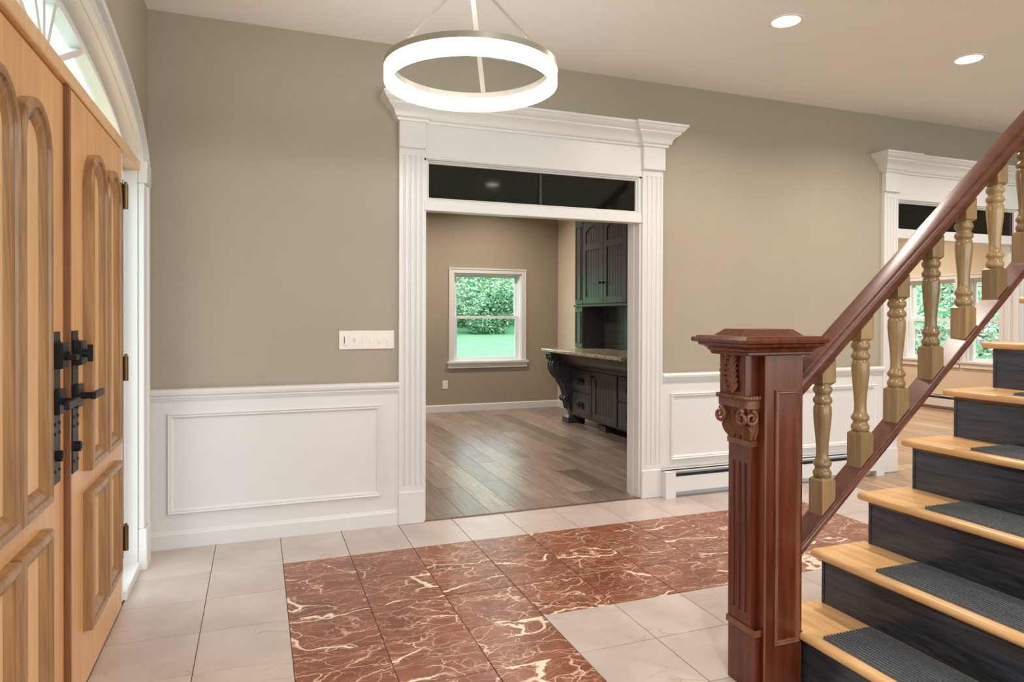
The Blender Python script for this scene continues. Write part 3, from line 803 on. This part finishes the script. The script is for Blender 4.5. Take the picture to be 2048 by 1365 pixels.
# acanthus leaf in relief on the upper block
al = MB(); xf = 2.163
spine = [(-2.276 + .012 * math.sin(t * 4.2 - .6), 1.05 + .135 * t) for t in [i / 14 for i in range(15)]]
al.tube([(xf - .006, y, z) for y, z in spine], [.0045 + .003 * math.sin(PI * i / 14) for i in range(15)], 8)
for i in range(1, 14, 2):
    y, z = spine[i]
    for s_ in (-1, 1):
        ln = .030 * math.sin(PI * (.22 + .6 * i / 14)) + .012
        for w_ in (-1, 0, 1):
            pts = []; rads = []
            for j in range(8):
                t = j / 7
                pts.append((xf - .004 - .011 * math.sin(PI * min(1, t * 1.05)), y + s_ * ln * math.sin(t * 1.5) * (1 - .12 * abs(w_)), z + .030 * t * t - .006 * t + w_ * .0075 * math.sin(PI * t * .8))); rads.append(.0050 * math.sin(PI * (.22 + .72 * t)) + .0008)
            al.tube(pts, rads, 6)
tag(obj('carved_leaf', al, 'carve', ub, 60), 'carved acanthus leaf in relief')
# cap
CX0, CX1, CY0, CY1 = 2.087, 2.449, -2.44, -2.136
def rect_sweep(name, ins, prof, mat, par):
    x0, x1, y0, y1 = NX0 - .04, NX1, NY0, NY1
    return obj(name, MB().sweep([(2.165, y0), (2.165, y1), (x1, y1), (x1, y0)], [(-o, z) for o, z in prof], ID, True), mat, par, 30)
cprof = [(-.02, 1.185), (.014, 1.185), (.018, 1.19), (.018, 1.196), (.024, 1.2), (.026, 1.206), (.036, 1.214), (.048, 1.218), (.05, 1.226), (-.02, 1.226)]
obj('cap_moulding', MB().sweep([(2.15, NY0), (2.15, NY1), (NX1, NY1), (NX1, NY0)], [(-o, z) for o, z in cprof], ID, True), 'mahog', nw, 30)
cpm = MB()
def lay(z, i): return [(CX0 + i, CY0 + i, z), (CX1 - i, CY0 + i, z), (CX1 - i, CY1 - i, z), (CX0 + i, CY1 - i, z)]
L = [lay(1.226, .014), lay(1.23, .002), lay(1.24, 0), lay(1.246, .004), lay(1.2465, .012), lay(1.252, .016), lay(1.254, .060), lay(1.276, .086), lay(1.2765, .088)]
vs = [p for l in L for p in l]; fs = [(0, 1, 2, 3), tuple(range(len(vs) - 4, len(vs)))]
for i in range(len(L) - 1):
    for k in range(4): fs.append((i * 4 + k, i * 4 + (k + 1) % 4, i * 4 + 4 + (k + 1) % 4, i * 4 + 4 + k))
obj('cap', cpm.add(vs, fs), 'mahog', nw)

# ------------------------------------------------------------------ stair railing
SLP = 0.8625
rt = lambda x: 1.111 + SLP * (x - 2.435)      # top of handrail
sh = lambda x: 0.500 + SLP * (x - 2.439)      # top of lower rail
XE = 4.42; YR = -2.293
rail = thing('stair_railing', (3.4, YR, 0.45), 'mahogany handrail and lower rail with turned varnished balusters', 'railing')
def slope_prism(sec, zf, x0, x1):
    n = len(sec); vs = [(x0, y, zf(x0) + d) for y, d in sec] + [(x1, y, zf(x1) + d) for y, d in sec]
    return MB().add(vs, [tuple(range(n)), tuple(reversed(range(n, 2 * n)))] + [(i, (i + 1) % n, n + (i + 1) % n, n + i) for i in range(n)])
half = [(0, .004), (.020, .003), (.034, 0), (.037, -.006), (.034, -.013), (.0335, -.018), (.037, -.022), (.041, -.032), (.042, -.044), (.038, -.058), (.030, -.070), (.026, -.088), (.0, -.088)]
sec = [(YR + y, d) for y, d in half] + [(YR - y, d) for y, d in reversed(half[1:-1])]
obj('handrail', slope_prism(sec, rt, 2.3895, XE), 'mahog_x', rail, 35)
half = [(0, 0), (.040, 0), (.043, -.004), (.040, -.009), (.040, -.014), (.044, -.018), (.045, -.026), (.041, -.036), (.036, -.046), (0, -.046)]
sec = [(YR + y, d) for y, d in half] + [(YR - y, d) for y, d in reversed(half[1:-1])]
obj('lower_rail', slope_prism(sec, sh, 2.3895, XE), 'mahog_x', rail, 35)
# baluster: square foot, turned vase, square head, all one piece per baluster with sub-blocks
HBW = 0.032
def bal_meshes():
    zb = 0.0                                   # z measured from the foot's top corner line at the left edge
    foot = MB(); a = HBW
    # foot: bottom follows the slope
    pts_b = [(-a, -a, 0 - a * 0), (a, -a, 2 * a * SLP), (a, a, 2 * a * SLP), (-a, a, 0)]
    zt = 0.128
    pts_t = [(-a, -a, zt), (a, -a, zt), (a, a, zt), (-a, a, zt)]
    c = a * .62
    pts_c = [(-c, -c, zt + .012), (c, -c, zt + .012), (c, c, zt + .012), (-c, c, zt + .012)]
    vs = pts_b + pts_t + pts_c
    fs = [(3, 2, 1, 0), (8, 9, 10, 11)] + [(o + k, o + (k + 1) % 4, o + 4 + (k + 1) % 4, o + 4 + k) for o in (0, 4) for k in range(4)]
    foot.add(vs, fs)
    z = zt + .008
    prof = [(.025, 0), (.030, .004), (.033, .012), (.033, .020), (.029, .028), (.0255, .034), (.026, .040), (.031, .046), (.0335, .053), (.031, .060), (.026, .067), (.0225, .078),
            (.0215, .095), (.0225, .125), (.026, .165), (.030, .205), (.0325, .240), (.032, .262), (.029, .274), (.0265, .277), (.033, .284), (.0345, .292), (.033, .300), (.0265, .307), (.026, .316), (.031, .321), (.0345, .330), (.033, .341), (.027, .348), (.026, .354)]
    k = (0.487 - z) / .354
    vase = MB().lathe([(r, z + h * k) for r, h in prof], n=18)
    head = MB(); zh = 0.482
    pts_c = [(-c, -c, zh), (c, -c, zh), (c, c, zh), (-c, c, zh)]
    pts_b = [(-a, -a, zh + .012), (a, -a, zh + .012), (a, a, zh + .012), (-a, a, zh + .012)]
    hz = lambda x: 0.611 - 0.085 + SLP * (x + a)
    pts_t = [(-a, -a, hz(-a)), (a, -a, hz(a)), (a, a, hz(a)), (-a, a, hz(-a))]
    head.add(pts_c + pts_b + pts_t, [(3, 2, 1, 0), (8, 9, 10, 11)] + [(o + q, o + (q + 1) % 4, o + 4 + (q + 1) % 4, o + 4 + q) for o in (0, 4) for q in range(4)])
    return foot, vase, head
bf, bv, bh = bal_meshes()
mf, mv, mh = (mesh_of(n, b, 'bal', s_, (0, 0, 0)) for n, b, s_ in (('foot_block', bf, None), ('baluster', bv, 50), ('head_block', bh, None)))
for i in range(10):
    x = 2.533 + i * 0.1885 + HBW
    p = place('baluster', mv, (x, YR, sh(x - HBW)), rail)
    place('foot_block', mf, (x, YR, sh(x - HBW)), p)
    place('head_block', mh, (x, YR, sh(x - HBW)), p)

# ------------------------------------------------------------------ ring chandelier
CC = Vector((1.437, -1.467, 2.312)); RO, RI = 0.369, 0.340
ch = thing('ring_chandelier', CC, 'glowing white ring chandelier hung on three flat metal bars', 'chandelier')
def annulus(ro, ri, z0, z1, n=72):
    vs = []; fs = []
    for k in range(n):
        a = 2 * PI * k / n; c, s_ = math.cos(a), math.sin(a)
        vs += [(CC.x + ro * c, CC.y + ro * s_, z0), (CC.x + ro * c, CC.y + ro * s_, z1), (CC.x + ri * c, CC.y + ri * s_, z1), (CC.x + ri * c, CC.y + ri * s_, z0)]
    for k in range(n):
        j = (k + 1) % n
        for q in range(4): fs.append((k * 4 + q, j * 4 + q, j * 4 + (q + 1) % 4, k * 4 + (q + 1) % 4))
    return MB().add(vs, fs)
obj('diffuser', annulus(RO, RI, CC.z - .002, CC.z + .056), 'ring', ch, 40)
obj('metal_band', annulus(RO + .002, RI - .002, CC.z + .056, CC.z + .082), 'nickel', ch, 40)
AP = Vector((1.434, -1.463, 2.775))
for az in (27, 147, 267):
    a = math.radians(az); d = Vector((math.sin(a), math.cos(a), 0)); q = Vector((d.y, -d.x, 0))
    p0 = CC + d * (RI + .004) + Vector((0, 0, .078)); p1 = AP + d * .012
    n_ = (p1 - p0).normalized().cross(q)
    vs = [p0 + q * .011 + n_ * .004, p0 - q * .011 + n_ * .004, p0 - q * .011 - n_ * .004, p0 + q * .011 - n_ * .004]
    vs += [v + (p1 - p0) for v in vs]
    obj('bar', MB().add(vs, [(0, 1, 2, 3), (7, 6, 5, 4), (0, 4, 5, 1), (1, 5, 6, 2), (2, 6, 7, 3), (3, 7, 4, 0)]), 'nickel', ch)
obj('stem', MB().cyl(AP - Vector((0, 0, .02)), (AP.x, AP.y, H - .02), .011).cyl(AP - Vector((0, 0, .025)), AP + Vector((0, 0, .02)), .026, 18), 'nickel', ch, 40)
obj('canopy', MB().lathe([(.012, -.03), (.06, -.028), (.07, -.02), (.07, 0)], (AP.x, AP.y, H), 28), 'nickel', ch, 40)

# ------------------------------------------------------------------ recessed lights
def can(x, y, label, group, power=CAN_W, col=WARM):
    t = thing('recessed_light', (x, y, H), label, 'ceiling light', group)
    obj('trim_ring', MB().lathe([(.098, 0), (.098, -.004), (.090, -.007), (.078, -.004), (.076, 0)], (x, y, H), 32, cap=False), 'ceil', t, 40)
    obj('lens', MB().lathe([(.0001, -.003), (.076, -.003), (.076, -.0005), (.0001, -.0005)], (x, y, H), 32, cap=False), 'lens', t, 40)
    L_ = bpy.data.lights.new('lamp', 'AREA'); L_.shape = 'DISK'; L_.size = 0.14; L_.energy = power; L_.color = col; L_.spread = math.radians(150)
    o = bpy.data.objects.new('lamp', L_); COL.objects.link(o); o.parent = t; o.location = (0, 0, -.012)
    return t
can(3.434, -1.154, 'recessed ceiling light with a white rim above the newel post', None)
can(4.981, -1.134, 'recessed ceiling light with a white rim above the upper handrail', None)
for x, y, lb in ((3.43, -4.0, 'stair side'), (1.45, -3.9, 'door side'), (6.53, -1.13, 'second cased opening')):  # out of view, added to even out the hall light
    can(x, y, f'unseen recessed ceiling light added over the hall near the {lb}', 'unseen added hall lights')
for x, y in ((2.0, 1.6), (3.5, 3.7), (2.0, 3.7)):  # out of view; far wall scallop suggests one, the rest added for brightness
    can(x, y, 'unseen recessed ceiling light in the den ceiling', 'den ceiling lights', 24.0)
for x, y in ((6.6, 1.6), (8.4, 3.0)):  # out of view, added to brighten the far room walls
    can(x, y, 'unseen recessed ceiling light added in the far room ceiling', 'unseen added far room lights', 52.0)

# ------------------------------------------------------------------ baseboard heaters
def heater(name, p, q, axis, face, out, label):
    """hydronic baseboard: length p..q along axis ('x' or 'y'), back on plane face, projecting by sign out"""
    def bx(mb, a0, a1, d0, d1, z0, z1):
        e0, e1 = face + out * d0, face + out * d1
        if axis == 'x': mb.box(a0, a1, e0, e1, z0, z1)
        else: mb.box(e0, e1, a0, a1, z0, z1)
        return mb
    loc = ((p + q) / 2, face, 0) if axis == 'x' else (face, (p + q) / 2, 0)
    t = thing(name, loc, label, 'heater')
    obj('back_panel', bx(MB(), p, q, 0, .008, 0.0, .205), 'trim', t)
    obj('front_cover', bx(bx(MB(), p + .06, q - .06, .062, .068, .045, .150), p + .06, q - .06, .045, .068, .150, .153), 'trim', t)
    obj('top_hood', bx(bx(MB(), p, q, 0, .05, .198, .205), p, q, .045, .05, .186, .205), 'trim', t)
    obj('end_cap', bx(MB(), p, p + .085, 0, .071, 0, .19), 'trim', t)
    obj('end_cap', bx(MB(), q - .085, q, 0, .071, 0, .19), 'trim', t)
    obj('damper', bx(MB(), p + .085, q - .085, .030, .058, .158, .166), 'black', t)
    obj('fin_tube', bx(MB(), p + .085, q - .085, .01, .04, .06, .145), 'dark', t)
    return t
heater('baseboard_heater', 3.332, 5.46, 'x', -0.033, -1, 'white baseboard heater along the wainscot beside the newel post')
heater('baseboard_heater', 1.3, 3.6, 'y', X2, -1, 'white baseboard heater under the two far windows')

# ------------------------------------------------------------------ switch plate and outlet
sw = thing('switch_plate', (1.214, -0.002, 1.111), 'wide white six-gang switch plate with toggles beside the pilaster', 'switch plate')
obj('plate', CB(1.044, 1.384, -0.008, 0, 1.111, 1.227, .003), 'plate', sw)
for k in range(6):
    x = 1.044 + 0.043 + k * 0.0508
    if k == 0:
        obj('dimmer', CB(x - .012, x + .012, -.014, -.008, 1.135, 1.203, .003), 'plate', sw)
        obj('dimmer_slot', B(x - .013, x - .009, -.0145, -.0135, 1.15, 1.19), 'dark', sw)
    else:
        up = 1 if k == 1 else -1
        s_ = obj('toggle', MB().prism([(-.008, 1.169 - .012), (-.008, 1.169 + .012), (-.020, 1.169 + up * .012 + .004), (-.020, 1.169 + up * .012 - .004)], x - .005, x + .005, 'X'), 'plate', sw)
    for zz in (1.128, 1.210):
        obj('screw', MB().cyl((x, -.0075, zz), (x, -.0088, zz), .0032, 8), 'nickel', sw)
ot = thing('wall_outlet', (2.977, FAR, 0.32), 'white wall outlet below the den window', 'outlet')
obj('plate', CB(2.942, 3.016, FAR - .006, FAR, 0.318, 0.434, .002), 'plate', ot)
for zz in (0.352, 0.40):
    obj('socket', CB(2.963, 2.995, FAR - .008, FAR - .005, zz - .014, zz + .014, .004), 'plate', ot)

# ------------------------------------------------------------------ black built-in cabinet
FX = 4.225                                   # drawer plane
cb = thing('cabinet', (4.45, 2.5, 0), 'black base cabinet with carved scroll bracket under the granite top', 'cabinet')
obj('body', B(FX + .004, XR - .004, 1.55, 3.42, 0.095, 0.875), 'cab', cb)
for y0, y1 in ((3.27, 3.445), (2.5, 2.66)):
    x0 = 4.16 if y0 > 3 else 4.26
    mbf = MB(); l0 = [(x0, y0), (4.39, y0), (4.39, y1), (x0, y1)]; l2 = [(x0 + .03, y0 + .03), (4.39, y0 + .03), (4.39, y1 - .03), (x0 + .03, y1 - .03)]
    vs = [(*p, 0.0) for p in l0] + [(*p, .066) for p in l0] + [(*p, .096) for p in l2]
    mbf.add(vs, [(3, 2, 1, 0), (8, 9, 10, 11)] + [(o + k, o + (k + 1) % 4, o + 4 + (k + 1) % 4, o + 4 + k) for o in (0, 4) for k in range(4)])
    obj('foot', mbf, 'cab', cb)
# ogee roll below the top
roll = [(FX + .01, .70), (FX - .006, .70), (FX - .012, .712)]
roll += [(FX - .012 - .17 * math.sin(t), .862 - .150 * math.cos(t)) for t in [PI / 2 * i / 10 for i in range(1, 11)]]
roll += [(FX - .20, .864), (FX - .20, .878), (FX + .01, .878)]
obj('rolled_frieze', MB().prism(roll, 1.55, 3.30, 'Y'), 'cab', cb, 40)
def drawer(y0, y1, z0, z1):
    d = obj('drawer', MB().cbox(FX - .014, FX + .006, y0, y1, z0, z1, .006).cbox(FX - .02, FX, y0 + .028, y1 - .028, z0 + .028, z1 - .028, .006), 'cab', cb)
    cy, cz = (y0 + y1) / 2, (z0 + z1) / 2
    p = MB().tube([(FX - .02, cy - .06, cz), (FX - .045, cy - .035, cz - .012), (FX - .05, cy, cz - .016), (FX - .045, cy + .035, cz - .012), (FX - .02, cy + .06, cz)], [.006, .007, .008, .007, .006], 8)
    for s_ in (-1, 1):
        for k in range(4):
            ang = math.radians(-35 + 30 * k); r_ = .085 - .008 * k
            p.tube([(FX - .021, cy + s_ * .015, cz), (FX - .034, cy + s_ * (.015 + r_ * .55 * math.cos(ang)), cz + r_ * .45 * math.sin(ang)), (FX - .024, cy + s_ * (.015 + r_ * math.cos(ang)), cz + r_ * .75 * math.sin(ang))], [.009, .012, .004], 6)
    obj('pull', p, 'black', d, 60)
for y0, y1 in ((2.765, 3.27), (1.60, 2.135)):
    drawer(y0, y1, .41, .675); drawer(y0, y1, .115, .39)
def bead_door(par, name, xf, y0, y1, z0, z1, rails, arch_top=False, knob=None):
    st_ = .075
    d = obj(name, B(xf + .001, xf + .003, y0, y1, z0, z1), 'cab', par)
    for a in (y0, y1 - st_): obj('stile', CB(xf - .02, xf + .001, a, a + st_, z0, z1, .003), 'cab', d)
    zs = [z0] + rails + [z1]
    for zz in zs:
        a, b = (zz, zz + st_) if zz == z0 else ((zz - st_, zz) if zz == z1 else (zz - st_ / 2, zz + st_ / 2))
        obj('rail', CB(xf - .02, xf, y0 + st_, y1 - st_, a, b, .003), 'cab', d)
    if arch_top:
        ym, hw_ = (y0 + y1) / 2, (y1 - y0) / 2 - st_; zt = z1 - st_
        poly = [(ym - hw_, zt), (ym - hw_, zt - .06)] + [(ym + hw_ * u, zt - .06 * u * u) for u in [i / 5 for i in range(-4, 5)]] + [(ym + hw_, zt - .06), (ym + hw_, zt)]
        obj('rail', MB().prism(poly, xf - .02, xf, 'X'), 'cab', d)
    n = max(3, round((y1 - y0 - 2 * st_) / .06)); wv = (y1 - y0 - 2 * st_) / n
    for k in range(n):
        a = y0 + st_ + k * wv
        obj('bead_board', CB(xf - .008, xf + .004, a + .001, a + wv - .001, z0 + st_ * .5, z1 - st_ * .5, .004), 'cab', d)
    if knob:
        obj('knob', MB().tube([(xf - .02, knob[0], knob[1]), (xf - .035, knob[0], knob[1]), (xf - .04, knob[0], knob[1]), (xf - .055, knob[0], knob[1]), (xf - .06, knob[0], knob[1])], [.008, .007, .016, .016, .006], 10), 'black', d, 60)
    return d
bead_door(cb, 'door', FX + .004, 2.165, 2.735, .115, .675, [], False, (2.70, .62))
# scroll bracket at the far end
prof = [(4.235, .876), (3.925, .876), (3.925, .850), (3.945, .838), (3.938, .815), (3.955, .79), (3.980, .775), (3.965, .745), (3.962, .70), (3.975, .652), (4.005, .60), (4.05, .555), (4.075, .535), (4.07, .515), (4.095, .49), (4.13, .43), (4.15, .37), (4.155, .335), (4.13, .328), (4.118, .30), (4.135, .272), (4.165, .262), (4.175, .225), (4.19, .165), (4.235, .12)]
br = obj('scroll_bracket', MB().prism(prof, 3.29, 3.43, 'Y'), 'cab', cb)
sc = MB()
for y in (3.288, 3.432, 3.36):
    pts = [(x - .004, y, z) for x, z in prof[2:-1]]; sc.tube(pts, .009, 6)
for c, r0, s_ in (((4.05, .74), .07, 1), ((4.17, .33), .035, -1), ((4.14, .55), .045, -1)):
    for y in (3.286,):
        pts = [(c[0] + r0 * (1 - t) * math.cos(s_ * t * 9), y, c[1] + r0 * (1 - t) * math.sin(s_ * t * 9)) for t in [i / 30 for i in range(29)]]
        sc.tube(pts, .009, 6)
obj('scroll_carving', sc, 'cab', br, 60)
# granite top
top = [(3.885, .882), (3.88, .89), (3.88, .912), (3.886, .919), (XR - .003, .919), (XR - .003, .878), (3.893, .878)]
ct = MB().prism(top, 1.5, 3.47, 'Y')
tag(obj('countertop', ct, 'granite'), 'speckled beige granite top lying on the black cabinet', 'countertop')
# hutch
HXF = 4.37
hu = thing('hutch', (4.5, 2.6, .92), 'tall black hutch with beadboard doors standing on the granite top', 'hutch')
mbh = MB().box(HXF + .004, XR - .004, 3.28, 3.49, .922, 2.5)             # far side
mbh.box(XR - .02, XR - .004, 1.6, 3.28, .922, 2.5)                        # back
mbh.box(HXF + .004, XR - .02, 1.6, 3.28, 1.46, 2.5)                        # upper case
mbh.box(HXF + .004, XR - .004, 1.55, 1.7, .922, 2.5)
obj('case', mbh, 'cab', hu)
for k in range(9):
    a = 1.75 + k * .17
    obj('back_board', CB(XR - .028, XR - .018, a, a + .166, .99, 1.46, .003), 'cab', hu)
obj('shelf', CB(HXF - .03, XR - .02, 1.6, 3.51, 1.436, 1.462, .006), 'cab', hu)
for z0, z1 in ((.93, 1.43), (1.47, 2.49)):
    sp = obj('side_pilaster', CB(HXF - .016, HXF + .006, 3.285, 3.49, z0, z1, .003), 'cab', hu)
    obj('panel_moulding', MB().sweep([(3.315, z0 + .05), (3.315, z1 - .05), (3.46, z1 - .05), (3.46, z0 + .05)], [(0, 0), (0, .01), (.01, .012), (.018, 0)], lambda u, v, w_: (HXF - .016 - w_, u, v), True), 'cab', sp)
bead_door(hu, 'door', HXF, 2.74, 3.262, 1.475, 2.48, [2.16], True, (2.775, 1.715))
bead_door(hu, 'door', HXF, 2.21, 2.732, 1.475, 2.48, [2.16], True, (2.70, 1.715))
bead_door(hu, 'door', HXF, 1.72, 2.202, 1.475, 2.48, [2.16], True)
obj('crown', MB().sweep([(XR - .004, 3.49), (HXF - .016, 3.49), (HXF - .016, 1.6)], [(0, 2.485), (-.015, 2.485), (-.02, 2.5), (-.045, 2.525), (-.05, 2.545), (0, 2.55)], ID), 'cab', hu)

# ------------------------------------------------------------------ planting outside
def foliage(n, rx, ry, rz, leaf, seed):
    rnd = random.Random(seed); mb = MB(); vs = []; fs = []
    blobs = [(rnd.uniform(-.55, .55) * rx, rnd.uniform(-.55, .55) * ry, rnd.uniform(.35, 1.35) * rz, rnd.uniform(.35, .6)) for _ in range(7)]
    for i in range(n):
        bx_, by_, bz_, br_ = rnd.choice(blobs)
        u = rnd.uniform(-1, 1); a = rnd.uniform(0, 2 * PI); s_ = math.sqrt(1 - u * u); r = rnd.uniform(.75, 1.05) * br_
        c = Vector((bx_ + s_ * math.cos(a) * r * rx, by_ + s_ * math.sin(a) * r * ry, max(.05, bz_ + u * r * rz)))
        d = Vector((rnd.gauss(0, 1), rnd.gauss(0, 1), rnd.gauss(0, .6))).normalized(); e = d.cross(Vector((rnd.gauss(0, 1), rnd.gauss(0, 1), 1))).normalized()
        L_ = leaf * rnd.uniform(.6, 1.3); o = len(vs)
        vs += [c - d * L_, c + e * L_ * .4, c + d * L_, c - e * L_ * .4]; fs.append((o, o + 1, o + 2, o + 3))
    return mb.add(vs, fs)
def plant(name, x, y, rx, ry, rz, n, leaf, seed, mat, label, cat, group, trunk=0.0):
    z = gz(x, y) - .05
    t = thing(name, (x, y, z), label, cat, group)
    f = foliage(n, rx, ry, rz, leaf, seed); f.v = [(p[0] + x, p[1] + y, p[2] + z + trunk) for p in f.v]
    tag(obj('foliage', f, mat, t), kind='stuff')
    tr = MB().tube([(x, y, z - .1), (x + .05, y, z + (trunk + rz) * .5), (x, y + .05, z + trunk + rz)], [.05 + trunk * .05, .04 + trunk * .03, .02], 7)
    obj('trunk', tr, 'bark', t, 60)
for k, x in enumerate((3.4, 6.2, 9.0, 11.8)):
    plant('shrub', x, 19.0, 1.38, .9, .75 + .2 * (k % 3), 6000, .075, 10 + k, 'leafA', 'dark leafy green shrub at the top edge of the lawn', 'shrub', 'shrubs along the lawn edge')
rnd = random.Random(5); hv = []; hf = []
for i in range(42000):
    x, y = rnd.uniform(0.5, 17), 20.3 + 7.5 * rnd.random() ** 1.9
    c = Vector((x, y, gz(x, y) + rnd.random() * max(.3, 1.3 + 1.1 * math.sin(x * 1.7 + y) * math.cos(y * 1.1 - x * .6))))
    d = Vector((rnd.gauss(0, 1), rnd.gauss(0, 1), rnd.gauss(0, .7))).normalized(); e = d.cross(Vector((rnd.gauss(0, 1), rnd.gauss(0, 1), 1))).normalized()
    L_ = rnd.uniform(.05, .13); o = len(hv); hv += [c - d * L_, c + e * L_ * .45, c + d * L_, c - e * L_ * .45]; hf.append((o, o + 1, o + 2, o + 3))
tag(obj('undergrowth', MB().add(hv, hf), 'leafB'), 'pale green undergrowth covering the slope behind the lawn', 'undergrowth', kind='stuff')
def scatter(n, seed, zf, la, lb):
    rn = random.Random(seed); v_ = []; f_ = []
    for i in range(n):
        x, y = rn.uniform(12.2, 19), rn.uniform(1.5, 12.5)
        if not zf(x, y, rn): continue
        c = Vector((x, y, gz(x, y) + rn.uniform(.02, .16)))
        d = Vector((rn.gauss(0, 1), rn.gauss(0, 1), rn.gauss(0, .7))).normalized(); e = d.cross(Vector((rn.gauss(0, 1), rn.gauss(0, 1), 1))).normalized()
        L_ = rn.uniform(la, lb); o = len(v_); v_ += [c - d * L_, c + e * L_ * .45, c + d * L_, c - e * L_ * .45]; f_.append((o, o + 1, o + 2, o + 3))
    return MB().add(v_, f_)
clump = lambda x, y: math.sin(x * 2.1 + y * 1.3) * math.cos(y * 2.4 - x * .7)
tag(obj('leaf_litter', scatter(16000, 3, lambda x, y, r: clump(x, y) < .25 or x < 13.6, .03, .07), 'leafC', ground), 'brown and pale fallen leaves', kind='stuff')
tag(obj('ground_cover', scatter(22000, 4, lambda x, y, r: clump(x, y) > -.1 and x > 13 + r.random(), .03, .08), 'leafB', ground), 'bright green ground cover', kind='stuff')
struct('bounce_slab', B(-4.0, -0.21, -5.2, 1.6, -0.31, -0.06), 'bounce_pale', 'pale slab added outside the front doors to bounce light')  # pale slab added outside so white light bounces in at the doors
